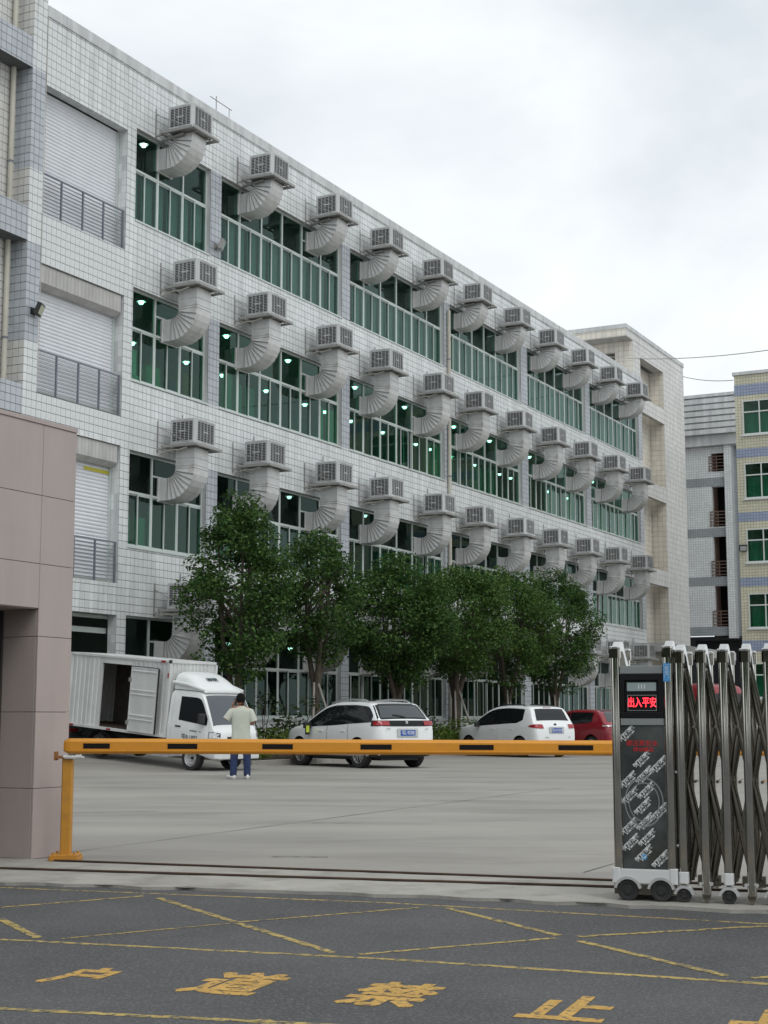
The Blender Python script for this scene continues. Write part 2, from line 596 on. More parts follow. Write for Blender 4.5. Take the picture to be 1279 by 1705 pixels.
# directions: the factory's long face runs along D, its outward normal is N
AZ = R(27.4257)
D = Vector((math.sin(AZ), math.cos(AZ), 0))
N = Vector((math.cos(AZ), -math.sin(AZ), 0))
P0 = Vector((-7.072, 43.12, 0))
BROT = math.atan2(D.y, D.x)


def bpt(s, proud, z=0.0):
    return P0 + D * s + N * proud + Vector((0, 0, z))
# ------------------------------------------------------------------ ground, road, yard
EDGE = [(-150, 51), (-30, 18.9), (-2.91, 11.82), (0, 11.03), (2.47, 10.08), (40, -4.4), (150, -47)]
_ex, _ey = [p[0] for p in EDGE], [p[1] for p in EDGE]


def edge_y(x):
    return float(np.interp(x, _ex, _ey))


TRUCK_H = Vector((math.cos(R(-37)), math.sin(R(-37)), 0))
TRUCK_L = Vector((-TRUCK_H.y, TRUCK_H.x, 0))
TRUCK_AX = Vector((-4.51, 36.33, 0)) + TRUCK_L * 0.65


def sstep(a, b, x):
    t = min(1, max(0, (x - a) / (b - a)))
    return t * t * (3 - 2 * t)


def yard_h(x, y):
    p = Vector((x, y, 0))
    u = -(p - TRUCK_AX).dot(TRUCK_H)
    v = (p - TRUCK_AX).dot(TRUCK_L)
    s = (p - P0).dot(D)
    h = 0.072 * max(0.0, math.sqrt(max(0, (u + 0.15)) ** 2 + 0.04) - 0.2) if u > -0.15 else 0.0
    return min(h, 0.34) * (1 - sstep(-1.9, -0.9, s)) * sstep(-5.5, -2.0, v)


mb = MB()
xs = [-150, -80, -40, -25, -18] + [-16 + 0.5 * i for i in range(34)] + [2, 4, 8, 14, 22, 40, 80, 150]
ts = [0, 1, 3, 6, 10, 14] + [17 + 0.5 * i for i in range(46)] + [45, 55, 75, 110, 200, 420]
mb.grid(lambda a, b: (0, 0, 0), len(xs) - 1, len(ts) - 1)
mb.v = []
for x in xs:
    for t in ts:
        y = edge_y(x) + t
        mb.v.append((x, y, yard_h(x, y)))
yard = kind(mb.build('yard_ground', MT['concrete'], smooth=True), 'structure')

mb = MB()
rx = [-150, -30, -8, -2.91, 0, 2.47, 8, 40, 150]
pts = [(x, edge_y(x) + 0.25) for x in rx]
for i in range(len(rx) - 1):
    mb.add([(pts[i][0], pts[i][1], -0.02), (pts[i + 1][0], pts[i + 1][1], -0.02), (pts[i + 1][0], -120, -0.02), (pts[i][0], -120, -0.02)], [(3, 2, 1, 0)])
road = kind(mb.build('road', MT['asphalt']), 'structure')

# broken concrete apron along the gate track
mb = MB()
n = 130
top, bot = [], []
for i in range(n + 1):
    x = -9 + 20 * i / n
    ya = edge_y(x)
    bot.append((x, ya - 0.02 + 0.035 * math.sin(i * 1.7) + rng.uniform(-0.03, 0.03), 0.004))
    top.append((x, 12.464 - 0.352 * (x - 0) + 0.12 if x > -2.9 else 12.464 + 0.352 * 2.9 + 0.12 - 0.3 * (x + 2.9), 0.004))
mb.add(top + bot, [(i, i + 1, n + 2 + i, n + 1 + i)[::-1] for i in range(n)])
mb.add([(p[0], p[1], -0.03) for p in bot] + bot, [(i, i + 1, n + 2 + i, n + 1 + i) for i in range(n)])
apron = kind(mb.build('concrete_apron', MT['apron'], fix=False), 'structure')


def strip(name, p, q, w, z, m, parent=None, rag=0.0, k=1, h=0.0):
    """a flat strip (or low bar) on the ground from p to q"""
    p, q = Vector((*p, 0)), Vector((*q, 0))
    t = (q - p).normalized()
    nn = Vector((-t.y, t.x, 0))
    mb = MB()
    a, b = [], []
    for i in range(k + 1):
        c = p.lerp(q, i / k)
        a.append(c + nn * (w / 2 + rng.uniform(-rag, rag)) + Vector((0, 0, z)))
        b.append(c - nn * (w / 2 + rng.uniform(-rag, rag)) + Vector((0, 0, z)))
    mb.add(a + b, [(i, k + 1 + i, k + 2 + i, i + 1) for i in range(k)])
    if h:
        dz = Vector((0, 0, -h))
        for e in (a, b):
            mb.add(list(e) + [c + dz for c in e], [(i, i + 1, k + 2 + i, k + 1 + i) for i in range(k)])
    return mb.build(name, m, parent)


MT['rust'] = mat('rusty_rail', (0.12, 0.075, 0.05), 0.7, metal=0.3, var=0.3, vs=5)
kind(strip('track_groove', (-2.88, 13.48), (6.0, 10.352), 0.10, 0.0075, MT['dark'], rag=0.012, k=60), 'structure')
kind(strip('track_rail', (-2.88, 13.47), (6.0, 10.342), 0.035, 0.018, MT['rust'], h=0.012), 'structure')
kind(strip('track_groove', (-8.0, 14.18), (-3.15, 12.79), 0.11, 0.0075, MT['dark'], rag=0.014, k=30), 'structure')
kind(strip('track_groove', (-3.15, 12.79), (6.0, 10.17), 0.115, 0.0075, MT['dark'], rag=0.016, k=70), 'structure')
kind(strip('track_rail', (-3.15, 12.78), (6.0, 10.16), 0.035, 0.018, MT['rust'], h=0.012), 'structure')
# joints sawn across the yard slabs
for (a, b, w) in (((-4.6, 20.0), (-3.0, 20.6), 0.03), ((-9, 24.4), (9, 18.6), 0.018), ((-9, 30.2), (12, 23.5), 0.018), ((-3.2, 13.7), (3.2, 27.5), 0.015),
                  ((1.6, 12.5), (8.5, 27), 0.015)):
    kind(strip('slab_joint', a, b, w, 0.0045, MT['grout'], rag=0.005, k=24), 'structure')
for cx, cy, l in ((-1.0, 13.9, 0.5), (-0.85, 18.3, 0.6), (0.55, 23.4, 0.8)):
    kind(strip('ground_crack', (cx, cy), (cx + l, cy - 0.1 * l), 0.03, 0.0047, MT['grout'], rag=0.012, k=9), 'structure')


# yellow paint on the road: edge lines, box hatching, lettering
LZ = [-0.0193]


def line(p, q, w=0.075, k=24):
    LZ[0] += 0.00008
    return strip('marking_line', p, q, w, LZ[0], MT['yellow_line'], road, rag=0.006, k=k)


line((-9, 13.4), (-2.86, 11.61), 0.050)
line((-2.86, 11.61), (0, 10.67), 0.040, 40)
line((0, 10.67), (2.35, 9.58), 0.040, 40)
line((2.35, 9.58), (6, 7.95), 0.046)
line((-9, 11.3), (-2.19, 8.93), 0.056)
line((-2.19, 8.93), (0, 8.22), 0.050, 40)
line((0, 8.22), (1.82, 7.46), 0.056, 40)
line((1.82, 7.46), (6, 5.7), 0.056)
line((-5, 7.9), (-1.66, 6.84), 0.056)
line((-1.66, 6.84), (0, 6.43), 0.053, 40)
line((0, 6.43), (4, 5.2), 0.056)
line((-2.55, 10.4), (-1.70, 11.06), 0.046)
line((-1.58, 10.94), (-0.93, 9.69), 0.056)
line((-0.90, 9.62), (-0.27, 8.43), 0.056)
line((-1.84, 8.95), (-0.94, 9.61), 0.030)
line((-0.90, 9.66), (0.24, 10.40), 0.040)
line((0.42, 10.37), (1.01, 9.08), 0.056)
line((-0.13, 8.37), (0.98, 8.98), 0.046)
line((1.12, 9.03), (2.32, 9.49), 0.056)
line((1.10, 8.86), (1.67, 7.69), 0.056)
line((1.78, 7.62), (2.9, 8.05), 0.053)
line((-2.41, 9.83), (-1.98, 8.98), 0.059)
line((-0.88, 6.30), (-0.42, 6.53), 0.046)
line((-0.20, 6.10), (-0.52, 6.60), 0.066)
rot_txt = -math.atan2(0.36, 1.0)
for ch, x, y in (('户', -1.47, 7.66), ('道', -0.715, 7.43), ('禁', 0.025, 7.145), ('止', 0.795, 6.80), ('占', 1.56, 6.47), ('用', 2.3, 6.2)):
    t = text('road_lettering', ch, 0.29 if ch == '户' else 0.385, MT['yellow_txt'], road, (x, y, -0.0186), (0, 0, rot_txt), 0.0004, 1.0, 1.62, 0.004, fat=0.011)

# ------------------------------------------------------------------ the factory
B = tag(empty('factory_building', P0, BROT), 'long four storey white tiled factory with green windows and rows of cooler boxes', 'factory')
TW, TH, TG, TT = 0.20, 0.22, 0.0155, 0.013
near_tiles = []      # (distance, builder args)
far = {}


def tile_rect(m, axis, c, a0, a1, z0, z1, sgn=-1):
    """tiles on the plane axis=c, facing sgn*axis; a runs along the other horizontal axis"""
    cam_l = Vector(((-P0).dot(D), -(-P0).dot(N), 1.23))
    mbx = far.setdefault(m, MB())
    i0, i1 = math.floor(a0 / TW + 1e-6), math.ceil(a1 / TW - 1e-6)
    k0, k1 = math.floor(z0 / TH + 1e-6), math.ceil(z1 / TH - 1e-6)
    for i in range(i0, i1):
        p0, p1 = max(a0, i * TW), min(a1, (i + 1) * TW - TG)
        if p1 - p0 < 0.02:
            continue
        for k in range(k0, k1):
            q0, q1 = max(z0, k * TH), min(z1, (k + 1) * TH - TG)
            if q1 - q0 < 0.02:
                continue
            t0, t1 = (c, c - sgn * TT) if sgn < 0 else (c - TT, c)
            jit = rng.uniform(-0.0015, 0.0015)
            if axis == 'y':
                args = (p0, p1, c + jit, c + TT, q0, q1)
            elif sgn < 0:
                args = (c + jit, c + TT, p0, p1, q0, q1)
            else:
                args = (c - TT, c + jit, p0, p1, q0, q1)
            d2 = (Vector(((args[0] + args[1]) / 2, (args[2] + args[3]) / 2, (args[4] + args[5]) / 2)) - cam_l).length
            z = (q0 + q1) / 2
            if m == 'tile' and axis == 'y' and c == 0 and 9.0 < z < 20.2 and p0 > -4.96 and p1 < 0.6 and q1 - q0 > 0.2 and p1 - p0 > 0.15:
                near_tiles.append((d2, args))
            else:
                mbx.box(*args)


SILL = [1.2, 6.04, 10.84, 15.59]
LINT = [4.08, 8.79, 13.57, 18.36]
TRAN = [2.80, 7.62, 12.42, 17.17]
BAYS = [(-0.36, 3.53, 3), (4.13, 12.06, 6), (12.65, 20.74, 6), (21.3, 29.08, 6), (29.85, 37.68, 6), (38.35, 46.4, 6)]
FLOOR = [0.05, 5.05, 9.85, 14.6]
E0, E1 = -4.42, 47.04
core, grout = MB(), MB()


def wall(x0, x1, z0, z1, m='tile', y=0.0, th=0.30):
    grout.box(x0, x1, y + 0.011, y + 0.02, z0, z1)
    core.box(x0, x1, y + 0.0205, y + th, z0, z1)
    tile_rect(m, 'y', y, x0, x1, z0, z1)


wall(-0.36, E1, 0.0, SILL[0])
for k in range(3):
    wall(-0.36, E1, LINT[k], SILL[k + 1])
wall(-0.36, E1, LINT[3], 20.06)
SHUT = [(0.0, 4.06), (4.94, 8.84), (9.70, 13.19), (14.55, 18.14)]
for z0, z1 in ((4.06, 4.94), (8.84, 9.70), (13.19, 14.55), (18.14, 20.06)):
    wall(E0, -0.78, z0, z1)
wall(-0.7799, -0.3601, 0.0, 20.06)
tile_rect('tile', 'x', -0.78, 0.03, 0.30, 0, 18.14)
for f in range(4):
    for b in range(6):
        x0 = BAYS[b][1]
        x1 = BAYS[b + 1][0] if b < 5 else E1
        wall(x0, x1, SILL[f], LINT[f], 'tile_blue')
core.build('wall_core', MT['render'], B)
# corner column at the left end, white and blue-grey bands, and the recessed wing beyond it
core, grout2 = MB(), grout
for z0, z1, m in ((0, 10.99, 'tile'), (10.99, 13.63, 'tile_blue'), (13.63, 15.66, 'tile'), (15.66, 18.41, 'tile_blue'), (18.41, 23.0, 'tile')):
    tile_rect(m, 'y', 0.0, -4.95, -4.421, z0, z1)
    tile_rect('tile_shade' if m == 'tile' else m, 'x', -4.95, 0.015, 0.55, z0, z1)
core.box(-4.938, -4.425, 0.012, 1.2, 0, 23.0)
core.box(-12, -4.94, 0.563, 1.0, 0, 23.0)
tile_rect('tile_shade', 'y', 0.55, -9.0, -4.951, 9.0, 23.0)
for z0, z1 in ((18.41, 19.25), (13.66, 14.56), (9.0, 9.79)):
    core.box(-12, -4.952, 0.012, 0.545, z0, z1)
    tile_rect('tile_blue', 'y', 0.0, -9.0, -4.952, z0, z1)
core.build('corner_column', MT['grout'], B)
# coping and roof
mb = MB()
mb.box(-4.42, E1, -0.035, 0.32, 20.06, 20.39)
mb.build('parapet_coping', MT['render'], B, bevel=0.02)
mb = MB()
mb.box(E0, E1, 0.30, 16, 19.2, 19.45)
mb.build('roof_slab', MT['soffit'], B)
mb = MB()
for z in FLOOR:
    mb.box(E0, E1, 0.31, 14, z - 0.22, z)
mb.build('floor_slab', MT['room'], B)
mb = MB()
mb.box(E0, E1, 6.6, 6.75, 0, 19.2)
mb.box(E0 - 0.1, E0, 0.31, 14, 0, 19.2)
mb.box(E1 - 0.12, E1 - 0.005, 0.31, 14, 0, 20.3)
for s in (-0.6,):
    mb.box(s - 0.08, s + 0.08, 0.5, 6.6, 4.9, 19.2)
mb.build('inner_wall', MT['room'], B)

# ---- windows: frame + panes (+ curtain)
n_pane = 0
for b, (x0, x1, nm) in enumerate(BAYS):
    for f in range(4):
        zs, zl, zt = SILL[f], LINT[f], TRAN[f]
        fr = MB()
        w = 0.035
        Y0, Y1 = 0.15, 0.225
        fr.box(x0, x1, Y0, Y1, zs, zs + 0.06)
        fr.box(x0, x1, Y0, Y1, zl - 0.06, zl)
        fr.box(x0, x1, Y0 - 0.004, Y1 + 0.004, zt - w, zt + w)
        mw = (x1 - x0) / nm
        for i in range(nm + 1):
            xm = min(max(x0 + i * mw, x0 + w), x1 - w)
            fr.box(xm - w, xm + w, Y0 - 0.007, Y1 + 0.007, zs + 0.061, zt - w - 0.001)
            fr.box(xm - w, xm + w, Y0 - 0.007, Y1 + 0.007, zt + w + 0.001, zl - 0.061)
        panes = []
        for i in range(nm):
            a, c = x0 + i * mw + w, x0 + (i + 1) * mw - w
            if i in (1, 4):
                zb = zt + 0.58
                fr.box(a, c, Y0 + 0.01, Y1 - 0.01, zb, zb + 0.05)
                panes.append((a, c, 0.186, 0.191, zb + 0.05, zl - 0.06))
                panes.append((a, c, 0.186, 0.191, zt + w, zb))
            else:
                panes.append((a, c, 0.186, 0.191, zt + w, zl - 0.06))
            mid = (a + c) / 2
            opened = rng.random() < (0.10 if f < 3 else 0.0)
            sh = rng.uniform(0.12, 0.4) if opened else 0.0
            for q, (p0, p1, yy) in enumerate(((a, mid + 0.03, 0.203), (mid - 0.02 - sh, c - sh, 0.166))):
                s_ = 0.038
                fr.box(p0, p1, yy - 0.014, yy + 0.014, zs + 0.061, zs + 0.061 + s_)
                fr.box(p0, p1, yy - 0.014, yy + 0.014, zt - w - 0.001 - s_, zt - w - 0.001)
                fr.box(p0, p0 + s_, yy - 0.0145, yy + 0.0145, zs + 0.062 + s_, zt - w - 0.002 - s_)
                fr.box(p1 - s_, p1, yy - 0.0145, yy + 0.0145, zs + 0.062 + s_, zt - w - 0.002 - s_)
                panes.append((p0 + s_, p1 - s_, yy - 0.0025, yy + 0.0025, zs + 0.061 + s_, zt - w - s_))
        wn = fr.build('window', MT['alu'], B)

        def gm(p):
            up = p[4] > zt
            if f == 3:
                return MT['glass_f4']
            if f == 2:
                return MT['glass']
            if f == 1:
                return MT['glass_dark'] if up else MT['glass']
            return MT['glass_dark']
        if b < 4:
            for p in panes:
                MB().box(*p).build('pane', gm(p), wn)
                n_pane += 1
        else:
            for g in {gm(p) for p in panes}:
                m2 = MB()
                for p in panes:
                    if gm(p) is g:
                        m2.box(*p)
                m2.build('pane', g, wn)
        MB().box(x0, x1, -0.03, 0.16, SILL[f] - 0.05, SILL[f] - 0.002).build('window_sill', MT['alu'], wn)
        # curtains hang behind the lower sashes
        prob = (0.1, 0.5, 0.28, 1.0)[f]
        for i in range(nm):
            if rng.random() < prob:
                a, c = x0 + i * mw + 0.06, x0 + (i + 1) * mw - 0.05
                mid = (a + c) / 2
                cu = MB()
                top = zt - 0.03 if f == 3 else zt - rng.uniform(0.0, 0.7)
                for (p0, p1) in ((a, mid - 0.16), (mid + 0.02, c)):
                    cu.grid(lambda u, v: (p0 + (p1 - p0) * u, 0.30 + 0.012 * math.sin(u * 14 + i), zs + 0.02 + (top - zs) * v), 14, 1)
                cu.build('curtain', MT['curtain'] if f != 2 or rng.random() < 0.6 else MT['curtain_green'], wn, smooth=True, fix=False)

# ---- end bay: roller shutters and balcony railings
for f in range(4):
    z0, z1 = SHUT[f]
    if f == 0:
        mb = MB()
        mb.box(E0, -0.78, 0.36, 0.42, 3.55, 3.70)
        mb.box(E0, -0.78, 0.31, 0.36, 3.95, 4.05)
        mb.build('door_lintel', MT['alu'], B)
        continue
    nsl = int((z1 - z0) / 0.105)
    mb = MB()
    rows = []
    for i in range(nsl):
        zz = z0 + (z1 - z0) * i / nsl
        dz = (z1 - z0) / nsl
        rows += [(0.372, zz), (0.352, zz + 0.2 * dz), (0.346, zz + 0.5 * dz), (0.352, zz + 0.8 * dz), (0.372, zz + 0.97 * dz)]
    vs = []
    for y, z in rows:
        vs += [(E0, y, z), (-0.78, y, z)]
    mb.add(vs, [(2 * i, 2 * i + 1, 2 * i + 3, 2 * i + 2) for i in range(len(rows) - 1)])
    sh = mb.build('roller_shutter', MT['shutter'], B, smooth=False, fix=False)
    MB().box(E0, E0 + 0.07, 0.30, 0.40, z0, z1).build('shutter_guide', MT['alu'], sh)
    MB().box(-0.85, -0.781, 0.302, 0.40, z0, z1).build('shutter_guide', MT['alu'], sh)
    if f < 3:
        bx = MB()
        bx.prism([(0.05, z1 - 0.02), (0.34, z1 - 0.02), (0.34, z1 - 0.62), (0.22, z1 - 0.62), (0.05, z1 - 0.5)], E0 + 0.04, -0.86, lambda a, b_, c: (c, a, b_))
        for i in range(22):
            xx = E0 + 0.1 + i * 0.155
            bx.box(xx, xx + 0.012, 0.042, 0.05, z1 - 0.48, z1 - 0.04)
        bx.build('shutter_box', MT['soffit'], sh)
    if f == 1:
        MB().box(-1.95, -0.86, 0.338, 0.345, 8.02, 8.12).build('tape_strip', MT['yellow_tape'], sh)
    rl = MB().box(E0, -0.79, 0.06, 0.10, z0 + 1.13, z0 + 1.17).build('balcony_railing', MT['rail'], B)
    for i in range(10):
        z = z0 + 0.10 + i * 0.104
        MB().tube([(E0, 0.08, z), (-0.79, 0.08, z)], 0.009, 6).build('rail', MT['rail'], rl)
    for x in (-3.55, -2.63, -1.72, -0.83):
        MB().box(x - 0.022, x + 0.022, 0.055, 0.105, z0 - 0.06, z0 + 1.129).build('post', MT['rail'], rl)

# ---- stair tower at the far end, with larger tiles
TW, TH, TG = 0.30, 0.305, 0.020
tw_core = MB()


def twall(x0, x1, y0, y1, z0, z1):
    tw_core.box(x0 + 0.012, x1 - 0.012, y0 + 0.012, y1, z0, z1)


TY = 0.33
twall(52.4, 56.7, TY, 9, 0, 22.5)
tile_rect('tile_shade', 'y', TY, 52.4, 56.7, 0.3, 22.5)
tile_rect('tile_cream', 'x', 52.4, TY + 0.015, 6.0, 0.3, 21.8)
twall(48.0, 52.413, TY, 0.9, 21.8, 22.5)
tile_rect('tile_shade', 'y', TY, 48.0, 52.399, 21.8, 22.5)
twall(46.7, 48.012, TY, 1.4, 20.4, 22.5)
twall(46.7, 47.0, 1.4, 2.9, 21.9, 22.5)
twall(46.7, 47.0, 2.9, 8, 20.4, 22.5)
tile_rect('tile_cream', 'x', 46.7, TY + 0.015, 1.39, 20.4, 22.5)
tile_rect('tile_cream', 'x', 46.7, 1.4, 2.9, 21.91, 22.5)
tile_rect('tile_cream', 'x', 46.7, 2.9, 8, 20.4, 22.5)
tile_rect('tile_shade', 'y', TY, 46.7, 48.0, 20.4, 22.5)
twall(45.5, 56.7, TY, 9, 22.51, 23.2)
tile_rect('tile_cream', 'x', 45.5, TY + 0.015, 9, 22.52, 22.96)
tile_rect('tile_shade', 'y', TY, 45.5, 56.7, 22.52, 22.96)
twall(47.06, 52.39, TY + 0.9, TY + 1.2, 0, 21.8)
tile_rect('tile_cream', 'y', TY + 0.9, 47.08, 52.38, 0.3, 21.8)
for z0, z1 in ((18.63, 19.5), (13.85, 14.73), (8.84, 9.75), (4.5, 5.4)):
    twall(47.03, 52.41, TY, 0.62, z0, z1)
    tile_rect('tile_shade', 'y', TY, 47.05, 52.399, z0, z1)
tw_core.build('stair_tower', MT['soffit'], B)
MB().box(45.46, 56.74, TY - 0.04, 9, 22.96, 23.22).build('tower_coping', MT['render'], B, bevel=0.02)
MB().box(45.0, 60.0, -1.6, TY - 0.005, 4.75, 5.25).build('tower_canopy', MT['soffit'], B, bevel=0.02)
grout.build('grout_backing', MT['grout'], B)

near_tiles.sort(key=lambda t: t[0])
tile_me = None
for i, (d2, a) in enumerate(near_tiles):
    if i < 296:
        if tile_me is None:
            m2 = MB().box(-0.5, 0.5, -0.5, 0.5, -0.5, 0.5)
            tile_me = m2.mesh('wall_tile', MT['tile'])
        o = link('wall_tile', tile_me, B)
        o.location = ((a[0] + a[1]) / 2, (a[2] + a[3]) / 2, (a[4] + a[5]) / 2)
        o.scale = (a[1] - a[0], a[3] - a[2], a[5] - a[4])
    else:
        far['tile'].box(*a)
for m, mbx in far.items():
    kind(mbx.build('wall_tiling', MT[m], B, fix=False), 'stuff')


# ---- pipes and small fittings on the wall
def pipe(x, y, z0, z1, r=0.075):
    p = MB().tube([(x, y, z0), (x, y, z1)], r, 12).build('drainpipe', MT['pvc'], B, smooth=True)
    z = z0 + 1.2
    while z < z1 - 0.3:
        MB().tube([(x, y, z), (x, y, z + 0.05)], r + 0.012, 12).build('pipe_collar', MT['rail'], p, smooth=True)
        z += 2.45


pipe(21.02, -0.09, 0.0, 18.0)
for z0, z1 in ((19.26, 23.0), (14.57, 18.40), (9.8, 13.65)):
    pipe(-5.2, 0.44, z0, z1, 0.07)
MB().tube([(-4.40, -0.02, 10.0), (-4.41, -0.02, 20.1)], 0.008, 6).build('wall_cable', MT['pvc'], B)


def floodlight(loc, rz, tilt, label, m_body='blackm', m_face='lamp_clear'):
    t = tag(empty('floodlight', loc, rz), label, 'floodlight', 'floodlights on the walls')
    MB().box(-0.10, 0.10, -0.02, 0.0, -0.09, 0.09).box(-0.02, 0.02, -0.14, -0.02, -0.02, 0.02).build('bracket', MT[m_body], t)
    h = MB().cbox(-0.20, 0.20, -0.06, 0.06, -0.16, 0.16, 0.02).build('housing', MT[m_body], t)
    h.location = (0, -0.22, 0.02)
    h.rotation_euler = (R(tilt), 0, R(25))
    MB().box(-0.16, 0.16, -0.068, -0.061, -0.12, 0.12).build('lens', MT[m_face], h)
    return t


MT['lens_y'] = mat('floodlight_lens', (0.55, 0.56, 0.42), 0.15)
floodlight(bpt(-4.66, 0.0, 11.8), BROT, 22, 'black floodlight with pale lens on the blue-grey corner column', m_face='lens_y')
floodlight(bpt(3.85, 0.0, 15.95), BROT, 22, 'small grey floodlight on the pilaster beside the first top floor window', 'tray', 'lamp_clear')
t = tag(empty('roof_antenna', bpt(3.9, -0.1, 20.39), BROT), 'thin metal T shaped antenna standing on the factory parapet', 'antenna')
MB().tube([(0, 0, 0), (0, 0, 0.55)], 0.018, 6).build('mast', MT['tray'], t)
MB().tube([(-0.35, 0, 0.42), (0.9, 0, 0.40)], 0.014, 6).tube([(0.75, 0, 0.40), (0.75, 0, 0.02)], 0.014, 6).build('crossbar', MT['tray'], t)

# ---- lamps and goods behind the glass
lampm = MB().lathe([(0.02, 0.26), (0.05, 0.22), (0.20, 0.06), (0.24, 0.0), (0.22, 0.0), (0.04, 0.2)], lambda a, b_, c: (a, b_, c), 14)
lampm.tube([(0, 0, 0.25), (0, 0, 1.0)], 0.008, 5)
lamp_me = lampm.mesh('lamp_shade', MT['lamp_shade'])
bulb_me = MB().lathe([(0.0, -0.15), (0.09, -0.13), (0.14, -0.05), (0.12, 0.03), (0.0, 0.07)], lambda a, b_, c: (a, b_, c), 12).mesh('bulb', MT['lamp'])
FL = ['ground', 'second', 'third', 'fourth']
OW = ['first', 'second', 'third', 'fourth', 'fifth', 'sixth', 'seventh', 'eighth', 'ninth', 'tenth', 'eleventh', 'twelfth', 'thirteenth', 'fourteenth', 'fifteenth', 'sixteenth', 'seventeenth', 'eighteenth', 'nineteenth', 'twentieth']
for f, zc, sl, y in ((2, 13.72, [1.51, 6.17, 10.27, 13.0, 14.99, 19.18, 21.97, 23.92, 27.94, 30.62, 32.77, 36.82, 39.52, 41.58, 45.74], 1.1),
                     (2, 13.5, [4.92, 7.88, 10.05, 13.07, 16.09, 17.59, 19.78, 22.86, 25.94, 27.47, 29.64, 32.59, 35.55, 37.03, 39.39, 42.37, 45.35], 3.9),
                     (0, 3.75, [8.84, 10.03, 12.86, 15.04, 18.3, 21.56], 2.5), (3, 18.6, [1.28], 1.0), (1, 9.0, [10.98, 16.65], 1.5)):
    for k, s in enumerate(sl):
        p = bpt(s + rng.uniform(-0.15, 0.15), -y, zc)
        o = tag(empty('hanging_lamp', p), f'white lamp glowing {"just" if y < 3 else "deep"} behind the {FL[f]} floor glass, {OW[k]} of its line from the left', 'lamp', f'lamps hanging inside the {FL[f]} floor')
        o.scale = (0.62, 0.62, 0.62)
        link('lamp_shade', lamp_me, o)
        link('bulb', bulb_me, o)
for (s, y, w, d_, z0, h, m, lab) in ((0.25, 0.45, 1.0, 0.7, 9.9, 2.05, 'carton', 'pale stacked carton column behind the left third floor window'),
                                     (1.55, 0.5, 0.9, 0.6, 9.9, 1.75, 'curtain_green', 'green cloth bundle behind the third floor window under the duct'),
                                     (2.55, 0.55, 0.42, 0.4, 9.9, 1.5, 'blue', 'dark blue bin behind the third floor window'),
                                     (3.1, 0.45, 0.40, 0.4, 9.9, 1.85, 'orange', 'orange cloth heap behind the third floor window')):
    o = MB().cbox(-w / 2, w / 2, -d_ / 2, d_ / 2, 0, h * 0.62, 0.04).cbox(-w * 0.42, w * 0.36, -d_ * 0.4, d_ * 0.4, h * 0.62 + 0.004, h, 0.05).build(
        'stored_goods', MT[m], bevel=0.02)
    o.location = bpt(s, -y - d_ / 2, z0)
    o.rotation_euler = (0, 0, BROT)
    tag(o, lab, 'goods')


# ------------------------------------------------------------------ air coolers with ducts
def louver(mbs, mbd, x0, x1, z0, z1, fn):
    """slatted panel: slats to mbs, dark backing to mbd; fn(a, depth, z) -> xyz"""
    def bx(mb_, a0, a1, d0, d1, c0, c1):
        vs = [fn(a, d_, c) for c in (c0, c1) for (a, d_) in ((a0, d0), (a1, d0), (a1, d1), (a0, d1))]
        mb_.add(vs, [(0, 3, 2, 1), (4, 5, 6, 7), (0, 1, 5, 4), (1, 2, 6, 5), (2, 3, 7, 6), (3, 0, 4, 7)])
    bx(mbd, x0, x1, 0.045, 0.049, z0, z1)
    nz = 12
    for i in range(nz):
        z = z0 + (z1 - z0) * (i + 0.5) / nz
        vs = [fn(x0, 0.0, z + 0.007), fn(x1, 0.0, z + 0.007), fn(x1, 0.024, z + 0.012), fn(x0, 0.024, z + 0.012),
              fn(x0, 0.0, z - 0.005), fn(x1, 0.0, z - 0.005), fn(x1, 0.024, z + 0.0), fn(x0, 0.024, z + 0.0)]
        mbs.add(vs, [(0, 1, 2, 3), (4, 7, 6, 5), (0, 4, 5, 1), (3, 2, 6, 7)])
    for i in range(6):
        a = x0 + (x1 - x0) * i / 5
        bx(mbs, a - 0.005, a + 0.005, -0.004, 0.03, z0, z1)
    for z in (z0, z1):
        bx(mbs, x0 - 0.011, x1 + 0.011, -0.005, 0.03, z - 0.012, z + 0.012)
    xm, zm = (x0 + x1) / 2, (z0 + z1) / 2
    bx(mbs, xm - 0.13, xm + 0.13, -0.004, 0.012, zm - 0.005, zm + 0.035)


